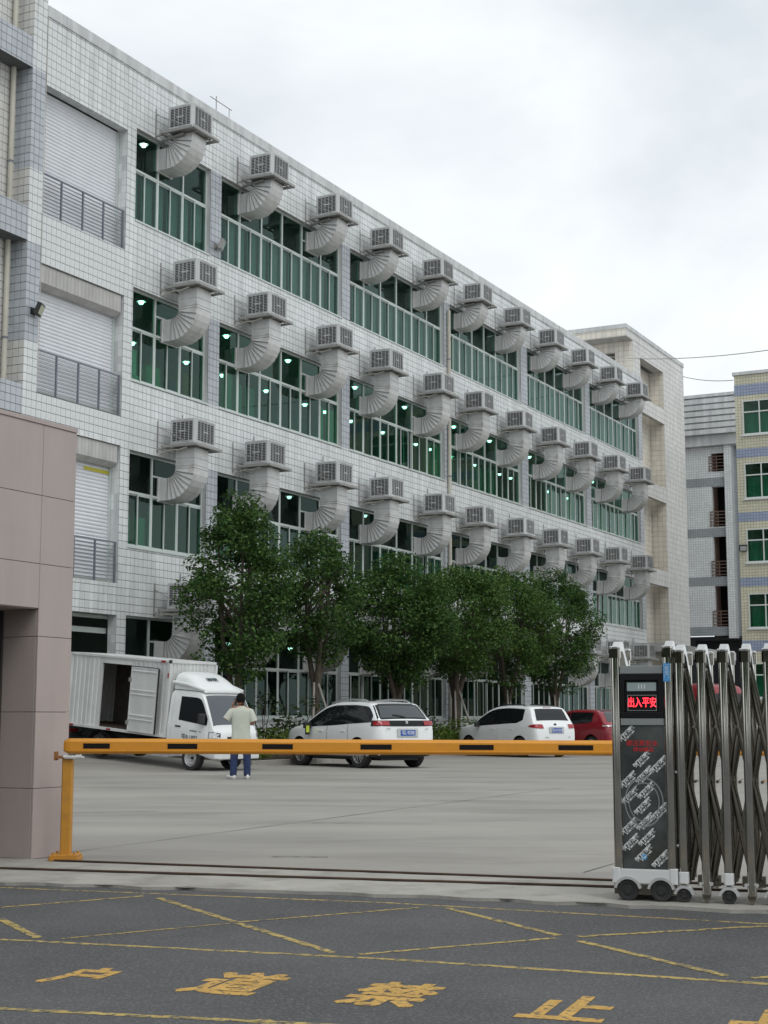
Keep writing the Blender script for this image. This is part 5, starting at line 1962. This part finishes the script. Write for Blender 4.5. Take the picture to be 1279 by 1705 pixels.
c2.side_patch('door_gap', 1.87, 1.885, lambda x: 0.36, lambda x: 1.0, 'ac', v2, off=0.003, nx=1)
for sg in (1, -1):
    y = c2.side_y(2.85, 0.95)
    o = MB().cbox(2.72, 2.86, -0.09, 0.10, 0.94, 1.10, 0.04).build('wing_mirror', MT['white_car' if sg < 0 else 'blackm'], v2, bevel=0.02)
    o.location = (0, sg * (y + 0.11), 0)
    MB().tube([(0.75, sg * 0.58, 1.575), (0.95, sg * 0.58, 1.635), (1.9, sg * 0.58, 1.645), (2.15, sg * 0.58, 1.585)], 0.018, 8).build('roof_rail', MT['blackm'], v2, smooth=True)
    for x in (1.1, 2.02):
        y = c2.side_y(x, 0.88)
        MB().box(x, x + 0.18, sg * (y + 0.004) - 0.012, sg * (y + 0.004) + 0.012, 0.87, 0.895).build('door_handle', MT['white_car'], v2, bevel=0.006)
MB().tube([(0.62, 0.0, 1.58), (0.50, 0.0, 1.70)], 0.008, 6).build('aerial', MT['blackm'], v2)
rear_kit(c2, v2, '粤A·K7629', 0.84, 0.42, 'round', 1.0)
x = back_x(c2, 0.68) - 0.03
text('rear_script', '幻速S2', 0.05, MT['ink'], v2, (x, 0.42, 0.62), (R(90), 0, R(-90)), 0.0006, 1.2, 0.8)
text('rear_script', '5T', 0.07, MT['ink'], v2, (x, -0.50, 0.62), (R(90), 0, R(-90)), 0.0006, 1.2, 0.9)
c2.common(v2, 'white_car', 'alloy')
place(v2, (4.32, 48.38), YAW, 0.78, 0.78)

# --- red car
v3 = tag(empty('parked_car'), 'dark red hatchback half hidden behind the gate cabinet, farthest parked car', 'car', 'cars parked along the planting strip')
c3 = Car(dict(c2.p, clad=0.28, top=[(0, .62), (.012, .76), (.04, .92), (.10, 1.0), (.2, 1.08), (.34, 1.24), (.5, 1.40), (.64, 1.46), (.9, 1.49), (1.6, 1.50), (2.1, 1.46), (2.6, 1.30), (3.0, 1.08), (3.25, .97), (3.6, .93), (3.9, .86), (4.12, .76), (4.21, .64), (4.25, .5)]))
c3.body('red_car', v3)
zt3 = lambda x: min(c3.top(x) - 0.09, 1.41)
lo3 = lambda x: min(c3.belt(x) + 0.02 + 0.25 * max(0, 0.95 - x), zt3(x) - 0.002)
c3.side_patch('side_window', 0.75, 1.86, lo3, zt3, 'car_glass', v3)
c3.side_patch('side_window', 1.90, 2.85, lo3, zt3, 'car_glass', v3)
c3.hatch_patch('rear_window', 0.22, 0.52, 0.66, 0.56, 'rear_glass', v3)
c3.hatch_patch('spoiler_edge', 0.56, 0.66, 0.60, 0.60, 'black', v3)
c3.corner('tail_light', 0.92, 1.03, 0.50, 0.38, 'tail', v3, lift=0.06)
c3.corner('lamp_lens', 0.945, 0.99, 0.55, 0.24, 'lamp_clear', v3, off=0.015)
c3.corner('crease', 0.70, 0.72, 0.35, 0.5, 'red_car', v3, off=0.02)
rear_kit(c3, v3, '粤B·56K21', 0.82, 0.42, 'round', 1.0)
for sg in (1, -1):
    o = MB().cbox(2.72, 2.86, -0.09, 0.10, 0.90, 1.05, 0.04).build('wing_mirror', MT['red_car'], v3, bevel=0.02)
    o.location = (0, sg * 0.98, 0)
c3.common(v3, 'red_car', 'alloy')
place(v3, (6.9, 50.9), YAW, 0.78, 0.78)

# --- red van glimpsed between the gate posts
v4 = tag(empty('parked_van'), 'tall red van glimpsed between the folding gate posts', 'van')
c4 = Car(dict(c2.p, clad=0.28, tumble=0.12, top=[(0, .70), (.012, 1.0), (.03, 1.5), (.08, 2.1), (.16, 2.3), (.4, 2.38), (1.0, 2.42), (2.2, 2.42), (2.7, 2.34), (3.0, 2.1), (3.4, 1.45), (3.6, 1.2), (3.9, 1.08), (4.12, .9), (4.21, .72), (4.25, .5)],
              belt=[(0, 1.3), (4.25, 1.15)]))
c4.body('red_car', v4)
c4.side_patch('side_window', 1.9, 3.0, lambda x: 1.38, lambda x: min(c4.top(x) - 0.1, 2.05), 'car_glass', v4)
c4.hatch_patch('rear_window', 0.028, 0.075, 0.68, 0.66, 'car_glass', v4)
c4.corner('tail_light', 0.95, 1.2, 0.62, 0.2, 'tail', v4)
c4.common(v4, 'red_car', 'alloy')
place(v4, (10.95, 53.6), YAW, 0.78, 0.78)

# ------------------------------------------------------------------ white box truck
T = tag(empty('box_truck', TRUCK_AX, rot=(0, R(4.9), R(-37))), 'white light box truck with open side door and cab facing right', 'truck')
T.rotation_mode = 'XYZ'
ct = Car(dict(L=1.62, w=0.80, r=0.30, axles=(0.72,), tumble=0.10, clad=0.0,
              top=[(0, 1.80), (.02, 1.84), (.10, 1.86), (.80, 1.87), (.96, 1.845), (1.03, 1.78), (1.20, 1.51), (1.37, 1.20), (1.42, 1.10), (1.47, 1.03), (1.54, .97), (1.58, .89), (1.605, .77), (1.62, .55)],
              wid=[(0, .80), (1.15, .80), (1.4, .775), (1.53, .73), (1.59, .68), (1.62, .60)],
              bot=[(0, .50), (.35, .46), (1.1, .36), (1.5, .30), (1.62, .34)],
              belt=[(0, 1.13), (1.0, 1.07), (1.62, .9)]))
cab = empty('cab_frame')
bpy.data.objects.remove(cab)
OX = -0.78          # cab rear edge in truck coordinates (front axle at 0)
cb = ct.body('white_truck', T, 'cab', 60)
ztt = lambda x: min(ct.top(x) - 0.16, 1.72)
n0 = set(bpy.data.objects)
ct.side_patch('side_window', 0.34, 1.26, lambda x: 1.15 - 0.07 * max(0, x - .4), lambda x: max(ztt(x), 1.152 - 0.07 * max(0, x - .4)), 'car_glass', T)
ct.hatch_patch('windscreen', 1.035, 1.41, 0.65, 0.71, 'shield', T)
ct.side_patch('door_gap', 0.12, 0.132, lambda x: 0.55, lambda x: 1.72, 'ac', T, off=0.003, nx=1)
ct.side_patch('door_gap', 1.33, 1.342, lambda x: 0.60, lambda x: 1.16, 'ac', T, off=0.003, nx=1)
ct.side_patch('headlamp', 1.36, 1.575, lambda x: 0.76 + 0.06 * (1.55 - x), lambda x: 0.76 + 0.06 * (1.55 - x) + 0.18 - 0.12 * abs(x - 1.48), 'lamp_clear', T, off=0.008, nx=8)
ct.side_patch('headlamp_rim', 1.34, 1.59, lambda x: 0.745 + 0.06 * (1.55 - x), lambda x: 0.745 + 0.06 * (1.55 - x) + 0.21 - 0.12 * abs(x - 1.48), 'blackm', T, off=0.004, nx=8)
for i in range(2):
    ct.side_patch('lamp_bulb', 1.40 + i * 0.08, 1.45 + i * 0.08, lambda x: 0.83, lambda x: 0.88, 'white_ink', T, off=0.012, nx=3, nz=3)
for sg in (1, -1):
    y = ct.side_y(0.42, 1.0)
    MB().box(0.26, 0.44, sg * (y + 0.004) - 0.012, sg * (y + 0.004) + 0.016, 0.985, 1.02).build('door_handle', MT['blackm'], T, bevel=0.008)
    o = MB().cbox(1.10, 1.24, -0.09, 0.11, 1.13, 1.36, 0.04).build('wing_mirror', MT['blackm'], T, bevel=0.02)
    o.location = (0, sg * (ct.side_y(1.15, 1.2) + 0.12), 0)
text('door_script', 'EXPRESS', 0.055, MT['ink'], T, (0.86, -ct.side_y(0.8, 0.9) - 0.004, 0.93), (R(90), 0, 0), 0.0006, 1.1, 0.9, 0.001)
text('door_script', 'V2', 0.045, MT['ink'], T, (1.08, -ct.side_y(1.05, 0.9) - 0.004, 0.93), (R(90), 0, 0), 0.0006, 1.1, 0.9, 0.001)
text('door_number', '粤B·1892', 0.125, MT['ink'], T, (0.75, -ct.side_y(0.7, 0.72) - 0.004, 0.775), (R(90), 0, 0), 0.0008, 1.1, 1.0, 0.002)
# front: grille, bumper
fx = 1.60
MB().box(fx - 0.02, fx + 0.012, -0.40, 0.40, 0.76, 0.86).build('grille', MT['blackm'], T, bevel=0.01)
MB().box(fx - 0.02, fx + 0.02, -0.32, 0.32, 0.80, 0.815).build('grille_bar', MT['alloy'], T)
MB().cbox(1.42, 1.68, -0.76, 0.76, 0.34, 0.56, 0.10).build('bumper', MT['white_truck'], T, bevel=0.03)
MB().cbox(1.46, 1.69, -0.50, 0.50, 0.565, 0.64, 0.03).build('lower_grille', MT['blackm'], T)
for o in bpy.data.objects:
    if o.parent is T and o not in n0 or o is cb:
        o.location.x += OX
# wind fairing on the cab roof
fa = MB()
K, M_ = 14, 12
for i in range(K + 1):
    u = i / K
    x = OX + 0.06 + 0.98 * u
    top = 2.28 - 0.04 * u - 0.58 * max(0, u - 0.25) ** 1.25
    bot_ = 1.865 - 0.20 * max(0, u - 0.85)
    top = max(top, bot_ + 0.03)
    hw = 0.70 - 0.04 * u ** 2
    for j in range(M_ + 1):
        a = math.pi * j / M_
        ca, sa = math.cos(a), math.sin(a)
        y = hw * (abs(ca) ** 0.45) * (1 if ca > 0 else -1)
        z = bot_ + (top - bot_) * (sa ** 0.55)
        fa.v.append((x, -y, z))
for i in range(K):
    for j in range(M_):
        a = i * (M_ + 1) + j
        fa.f.append((a, a + 1, a + M_ + 2, a + M_ + 1))
        fa.m.append(0)
    a = i * (M_ + 1)
    fa.f.append((a, a + M_ + 1, a + 2 * M_ + 1, a + M_))
    fa.m.append(0)
fa.f += [tuple(range(M_ + 1)), tuple(K * (M_ + 1) + j for j in range(M_ + 1))]
fa.m += [0, 0]
fr_o = fa.build('wind_fairing', MT['white_truck'], T, smooth=True, angle=50)
fs = MB()
for sg in (1, -1):
    fs.tube([(OX + 0.03, sg * 0.715, 2.02), (OX + 0.5, sg * 0.712, 1.99), (OX + 1.0, sg * 0.67, 1.89)], [0.04, 0.045, 0.03], 8)
fs.build('fairing_rib', MT['white_truck'], T, smooth=True)
text('fairing_text', '祥菱', 0.15, MT['ink'], T, (OX + 0.65, -0.05, 2.125), (R(31), 0, R(90)), 0.004, 1.25, 0.9, 0.003)
# box body
bx0, bx1, bw, bz0, bz1 = -4.35, -0.83, 0.80, 0.76, 2.52
dx0, dx1 = -3.16, -2.10


def corr(mb, x0, x1, y, sg, z0, z1, axis='x', step=0.16):
    """corrugated sheet"""
    prof_ = [0, 0.42, 0.5, 0.92]
    xs_ = []
    x = x0
    pts_ = []
    while x < x1 - 1e-6:
        for k, f_ in enumerate(prof_):
            xx = x + f_ * step
            if xx < x1:
                pts_.append((xx, 0.0 if k < 2 else -0.018))
        x += step
    pts_.append((x1, 0.0))
    vs = []
    for xx, dd in pts_:
        if axis == 'x':
            vs += [(xx, sg * (y + dd), z0), (xx, sg * (y + dd), z1)]
        else:
            vs += [(y + dd, xx, z0), (y + dd, xx, z1)]
    mb.add(vs, [(2 * i, 2 * i + 2, 2 * i + 3, 2 * i + 1) for i in range(len(pts_) - 1)])


mb = MB()
corr(mb, bx0, dx0 - 0.06, bw, -1, bz0, bz1 - 0.06)
corr(mb, dx1 + 0.05, bx1 - 0.05, bw, -1, bz0, bz1 - 0.06)
corr(mb, bx0, bx1, bw, 1, bz0, bz1 - 0.06)
corr(mb, -bw, bw, bx1, 1, bz0, bz1 - 0.06, 'y', 0.13)
corr(mb, -bw, bw, bx0 + 0.02, 1, bz0, bz1 - 0.06, 'y', 0.13)
mb.box(dx0 - 0.06, dx1 + 0.05, -bw + 0.002, -bw + 0.03, bz1 - 0.2, bz1 - 0.061)
mb.build('box_wall', MT['box_panel'], T, fix=False)
mb = MB()
mb.box(bx0 - 0.02, bx1 + 0.02, -bw - 0.02, bw + 0.02, bz1 - 0.06, bz1)
mb.box(bx0 - 0.02, bx1 + 0.02, -bw - 0.025, -bw + 0.03, bz0 - 0.07, bz0 - 0.001)
mb.box(bx0 - 0.02, bx1 + 0.02, bw - 0.03, bw + 0.02, bz0 - 0.07, bz0 - 0.001)
mb.box(bx1 - 0.05, bx1 + 0.022, -bw - 0.022, -bw + 0.05, bz0, bz1 - 0.061)
mb.box(bx1 - 0.05, bx1 + 0.022, bw - 0.05, bw + 0.022, bz0, bz1 - 0.061)
mb.box(bx0 - 0.022, bx0 + 0.05, -bw - 0.022, -bw + 0.05, bz0, bz1 - 0.061)
mb.box(dx0 - 0.06, dx0, -bw - 0.018, -bw + 0.04, bz0, bz1 - 0.201)
mb.box(dx1, dx1 + 0.05, -bw - 0.018, -bw + 0.04, bz0, bz1 - 0.201)
mb.box(dx0, dx1, -bw - 0.016, -bw + 0.04, bz1 - 0.2, bz1 - 0.15)
mb.box(dx0 - 0.1, dx1 + 0.1, -bw - 0.03, -bw - 0.021, bz1 - 0.055, bz1 - 0.01)
mb.build('box_frame', MT['box_panel'], T, bevel=0.006)
MB().box(bx0 + 0.03, bx1 - 0.03, -bw + 0.05, bw - 0.05, bz0 - 0.05, bz0 + 0.01).build('box_floor', MT['soil'], T)
# the open door folded flat against the side
ddx0, ddx1, dy = dx1 + 0.06, dx1 + 0.06 + 1.0, -bw - 0.085
dr = MB().box(ddx0, ddx1, dy, dy + 0.03, bz0 - 0.01, bz1 - 0.22)
for zz_ in (1.02, 1.12, 1.62, 1.72, 2.18):
    h_ = 0.045
    dr.prism([(zz_, dy - 0.0005), (zz_ + h_, dy - 0.0005), (zz_ + h_ - 0.012, dy - 0.022), (zz_ + 0.012, dy - 0.022)], ddx0 + 0.05, ddx1 - 0.06, lambda a, b_, c: (c, b_, a))
dr.box(ddx0, ddx0 + 0.025, dy - 0.012, dy - 0.0005, bz0 - 0.01, bz1 - 0.22)
dr.box(ddx1 - 0.025, ddx1, dy - 0.012, dy - 0.0005, bz0 - 0.01, bz1 - 0.22)
dr.box(ddx0 + 0.0255, ddx1 - 0.0255, dy - 0.012, dy - 0.0005, bz0 - 0.01, bz0 + 0.02)
dr.box(ddx0 + 0.0255, ddx1 - 0.0255, dy - 0.012, dy - 0.0005, bz1 - 0.25, bz1 - 0.22)
hx, hy = dx1 + 0.06, dy + 0.03
cs_, sn_ = math.cos(R(-5)), math.sin(R(-5))
rot_d = lambda p: (hx + (p[0] - hx) * cs_ - (p[1] - hy) * sn_, hy + (p[0] - hx) * sn_ + (p[1] - hy) * cs_, p[2])
dr.v = [rot_d(p) for p in dr.v]
do = dr.build('side_door', MT['box_panel'], T)
sl = MB().box(ddx1 + 0.001, ddx1 + 0.035, dy - 0.004, dy + 0.028, bz0 - 0.01, bz1 - 0.22).box(ddx0, ddx1, dy + 0.002, dy + 0.028, bz1 - 0.219, bz1 - 0.20)  # black strips on the door edges, painting in the shadow gap behind the door
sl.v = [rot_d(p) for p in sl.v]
sl.build('shadow_gap_strip', MT['rubber'], do)
MT['liner'] = mat('plywood_liner', (0.15, 0.135, 0.115), 0.8, var=0.2, vs=4)
MB().box(bx0 + 0.05, bx1 - 0.05, bw - 0.06, bw - 0.03, bz0 + 0.02, bz1 - 0.1).build('box_liner', MT['liner'], T)
for z in (0.95, 1.98):
    MB().box(dx1 - 0.01, dx1 + 0.09, dy - 0.016, dy + 0.06, z - 0.05, z + 0.05).build('hinge', MT['tray'], do)
for x, z in ((bx1 - 0.28, bz1 - 0.035), (bx1 - 3.35, bz0 - 0.04), (bx1 - 2.0, bz0 - 0.04)):
    MB().box(x, x + 0.14, -bw - 0.036, -bw - 0.026, z - 0.02, z + 0.022).build('marker_light', MT['tail'], T)
MB().box(bx1 - 0.04, bx1 - 0.005, -bw - 0.03, -bw - 0.0225, 2.10, 2.22).build('marker_light', MT['tail'], T)
for y in (-bw, bw):
    MB().box(bx1 - 0.02, bx1 + 0.03, y - 0.03, y + 0.03, bz1 - 0.065, bz1 + 0.012).build('corner_cap', MT['blackm'], T)
ch = MB()
for y in (-0.35, 0.35):
    ch.box(-4.2, 0.6, y - 0.04, y + 0.04, 0.44, 0.585)
ch.box(-2.4, -1.6, -0.72, -0.42, 0.34, 0.56).box(-1.4, -1.05, -0.6, -0.4, 0.36, 0.55)
ch.tube([(-3.15, -0.6, 0.3), (-3.15, 0.6, 0.3)], 0.07, 8)
ch.box(-4.3, -4.2, -0.75, 0.75, 0.40, 0.52)
ch.build('chassis', MT['blackm'], T)
MB().box(-4.33, -4.28, -0.72, -0.42, 0.42, 0.60).build('tail_light', MT['tail'], T)
for sg in (1, -1):
    g_ = MB()
    for k in range(10):
        a0, a1 = math.pi * (0.12 + 0.076 * k), math.pi * (0.12 + 0.076 * (k + 1))
        q = [(-3.15 + 0.40 * math.cos(a), yy, 0.28 + 0.40 * math.sin(a)) for a in (a0, a1) for yy in (sg * 0.52, sg * 0.78)]
        g_.add(q, [(0, 1, 3, 2)])
    g_.build('mudguard', MT['blackm'], T, fix=False)
    wheel_parts(T, -3.15, sg * 0.66, 0.285, 0.20, sg, 'steel')
    wheel_parts(T, 0.0, sg * 0.65, 0.295, 0.19, sg, 'steel')

# ------------------------------------------------------------------ the man with the phone, seen from behind
def skin_mesh(name, V_, E_, rad, m, parent, sub=2):
    me = bpy.data.meshes.new(name)
    me.from_pydata(V_, E_, [])
    o = link(name, me, parent)
    sm = o.modifiers.new('skin', 'SKIN')
    sm.use_smooth_shade = True
    sd = me.skin_vertices[0].data
    for i, r in enumerate(rad):
        sd[i].radius = r if isinstance(r, tuple) else (r, r)
        sd[i].use_root = i == 0
    su = o.modifiers.new('sub', 'SUBSURF')
    su.levels = sub
    su.render_levels = sub
    baked(o)
    o.data.materials.clear()
    o.data.materials.append(m)
    o.data.polygons.foreach_set('use_smooth', [True] * len(o.data.polygons))
    return o


PM = tag(empty('person', (-2.91, 31.36, 0), R(4)), 'man seen from behind in a pale shirt, blue jeans and white shoes, holding a phone', 'person')
# x right, y away from the camera (the way he faces), z up
Vb = [(0, 0, 0.93), (0, 0.0, 1.10), (0, 0.01, 1.28), (0, 0.0, 1.41), (0.0, 0.005, 1.47), (-0.005, 0.02, 1.535), (-0.012, 0.035, 1.60), (-0.014, 0.035, 1.655),
      (-0.10, 0, 0.88), (-0.13, 0.015, 0.50), (-0.14, -0.01, 0.12), (0.10, 0, 0.88), (0.13, 0.015, 0.50), (0.13, -0.01, 0.12),
      (-0.17, 0.0, 1.385), (-0.30, -0.02, 1.20), (-0.315, 0.13, 1.24), (-0.20, 0.20, 1.40), (-0.16, 0.19, 1.48),
      (0.17, 0.0, 1.385), (0.255, -0.03, 1.14), (0.215, 0.19, 1.10), (0.175, 0.26, 1.115)]
Eb = [(0, 1), (1, 2), (2, 3), (3, 4), (4, 5), (5, 6), (6, 7), (0, 8), (8, 9), (9, 10), (0, 11), (11, 12), (12, 13), (3, 14), (14, 15), (15, 16), (16, 17), (17, 18), (3, 19), (19, 20), (20, 21), (21, 22)]
Rb = [(0.145, 0.095), (0.135, 0.09), (0.15, 0.095), (0.11, 0.075), 0.055, 0.068, 0.092, 0.072, 0.085, 0.055, 0.038, 0.085, 0.055, 0.038, 0.05, 0.042, 0.037, 0.027, 0.036, 0.05, 0.042, 0.03, 0.036]
skin_mesh('body', Vb, Eb, Rb, MT['skin'], PM)
hd_ = MB()
hd_.grid(lambda u, v: (-0.014 + 0.078 * math.sin(v * math.pi) * math.cos(u * 2 * math.pi), 0.035 + 0.098 * math.sin(v * math.pi) * math.sin(u * 2 * math.pi), 1.60 - 0.118 * math.cos(v * math.pi)), 20, 14)
hd_.grid(lambda u, v: (-0.014 + 0.016 * (v - 0.5) * 2, 0.125 + 0.028 * math.sin(u * math.pi), 1.565 + 0.05 * u), 5, 3)
hd_.build('face', MT['skin'], PM, smooth=True, fix=False)
for sg in (1, -1):
    MB().grid(lambda u, v: (-0.014 + sg * (0.079 + 0.012 * math.sin(v * math.pi)), 0.03 + 0.02 * math.cos(u * 2 * math.pi) * math.sin(v * math.pi), 1.59 + 0.034 * math.sin(u * 2 * math.pi) * math.sin(v * math.pi)), 10, 5).build('ear', MT['skin'], PM, smooth=True, fix=False)
hr = MB()
hr.grid(lambda u, v: (-0.014 + (0.093 + 0.004 * math.sin(u * 44)) * math.sin(v * 2.1) * math.cos(u * 2 * math.pi),
                      0.028 + (0.112 + 0.004 * math.cos(u * 37)) * math.sin(v * 2.1) * math.sin(u * 2 * math.pi) - 0.012,
                      1.612 + 0.122 * math.cos(v * (2.25 - 1.0 * max(0.0, math.sin(u * 2 * math.pi))))), 36, 12)
hr.build('hair', MT['hair'], PM, smooth=True, fix=False)
# shirt: torso with short loose sleeves
st_ = MB()
rz_ = [(0.735, .196, .130), (0.80, .198, .132), (0.95, .186, .122), (1.10, .188, .120), (1.25, .205, .122), (1.34, .208, .115), (1.395, .185, .102), (1.43, .120, .085), (1.462, .070, .066)]
fw, fd = pchip([q[0] for q in rz_], [q[1] for q in rz_]), pchip([q[0] for q in rz_], [q[2] for q in rz_])


def shirt_pt(u, v):
    z = 0.735 + 0.727 * v
    a = u * 2 * math.pi
    k = 0.82
    cx, sy = math.cos(a), math.sin(a)
    w_ = 1 + 0.018 * math.sin(a * 5 + z * 9) * (1 - v) + 0.012 * math.sin(a * 3 - z * 14)
    return (fw(z) * w_ * math.copysign(abs(cx) ** k, cx), fd(z) * w_ * math.copysign(abs(sy) ** k, sy), z + 0.012 * math.sin(a * 2 + 1) * (1 - v) ** 6)


st_.grid(shirt_pt, 40, 26)
st_.tube([(-0.10, 0.0, 1.375), (-0.19, -0.004, 1.345), (-0.25, -0.012, 1.265), (-0.298, -0.018, 1.195)], [0.07, 0.083, 0.080, 0.082], 14, cap=False)
st_.tube([(0.10, 0.0, 1.375), (0.185, -0.004, 1.34), (0.225, -0.014, 1.25), (0.256, -0.024, 1.15)], [0.07, 0.083, 0.079, 0.080], 14, cap=False)
st_.build('shirt', MT['shirt'], PM, smooth=True, angle=70)
Vj = [(0, 0.0, 1.02), (0, 0, 0.90), (-0.10, 0, 0.80), (-0.13, 0.02, 0.48), (-0.145, -0.01, 0.10), (-0.146, -0.012, 0.05), (0.10, 0, 0.80), (0.13, 0.02, 0.48), (0.135, -0.01, 0.10), (0.136, -0.012, 0.05)]
Ej = [(0, 1), (1, 2), (2, 3), (3, 4), (4, 5), (1, 6), (6, 7), (7, 8), (8, 9)]
Rj = [(0.16, 0.11), (0.165, 0.12), 0.112, 0.088, 0.075, 0.082, 0.112, 0.088, 0.075, 0.082]
skin_mesh('jeans', Vj, Ej, Rj, MT['jeans'], PM)
for sx, tw in ((-0.148, R(38)), (0.138, R(14))):
    sh_ = MB()
    sh_.grid(lambda u, v: ((0.044 + 0.010 * math.sin(v * math.pi)) * math.cos(u * 2 * math.pi) * (math.sin(min(1, v * 1.02) * math.pi * 0.94 + 0.10) ** 0.5),
                           -0.075 + 0.275 * v,
                           max(0.0, 0.045 + (0.060 - 0.035 * v) * math.sin(u * 2 * math.pi)) if v > 0.0 else 0.04), 16, 14)
    o = sh_.build('shoe', MT['shoe'], PM, smooth=True, fix=False)
    o.location = (sx, -0.02, 0.002)
    o.rotation_euler = (0, 0, tw)
# hands: palm with five fingers each; left one closed round the phone
def hand(parent, base, d_, n_, side, curl):
    d_, n_ = Vector(d_).normalized(), Vector(n_).normalized()
    w_ = d_.cross(n_)
    base = Vector(base)
    h = MB()
    pv = []
    h.prism([(-0.04, 0), (0.04, 0), (0.043, 0.085), (-0.038, 0.088)], -0.013, 0.013, lambda a, b_, c: base + w_ * a + d_ * b_ + n_ * c)
    for k, (off, ln) in enumerate(((-0.031, 0.07), (-0.011, 0.08), (0.011, 0.076), (0.032, 0.06))):
        p0 = base + w_ * off + d_ * 0.083
        p1 = p0 + (d_ * math.cos(curl * 0.5) + n_ * math.sin(curl * 0.5)) * ln * 0.5
        p2 = p1 + (d_ * math.cos(curl * 1.3) + n_ * math.sin(curl * 1.3)) * ln * 0.5
        h.tube([p0, p1, p2], [0.0092, 0.0085, 0.007], 7)
    t0 = base + w_ * (-0.04 * side) + d_ * 0.02
    h.tube([t0, t0 + (d_ * 0.6 - w_ * side * 0.6 + n_ * 0.4).normalized() * 0.035, t0 + (d_ * 0.75 - w_ * side * 0.35 + n_ * 0.7).normalized() * 0.062], [0.012, 0.010, 0.008], 7)
    return h.build('hand', MT['skin'], parent, smooth=True, angle=60)


hand(PM, (-0.165, 0.185, 1.475), (0.35, -0.35, 0.85), (0.75, -0.6, -0.1), 1, 1.1)
hand(PM, (0.175, 0.255, 1.115), (-0.3, 0.95, 0.1), (0, 0.05, 1), -1, 0.8)
ph = MB().cbox(-0.036, 0.036, -0.005, 0.005, -0.075, 0.075, 0.004).build('mobile_phone', MT['black'], bevel=0.003)
ph.location = Vector((-2.91, 31.36, 0)) + Matrix.Rotation(R(4), 3, 'Z') @ Vector((-0.115, 0.135, 1.545))
ph.rotation_euler = (R(-18), R(12), R(55))
tag(ph, 'black mobile phone held to the left ear of the man in jeans', 'phone')
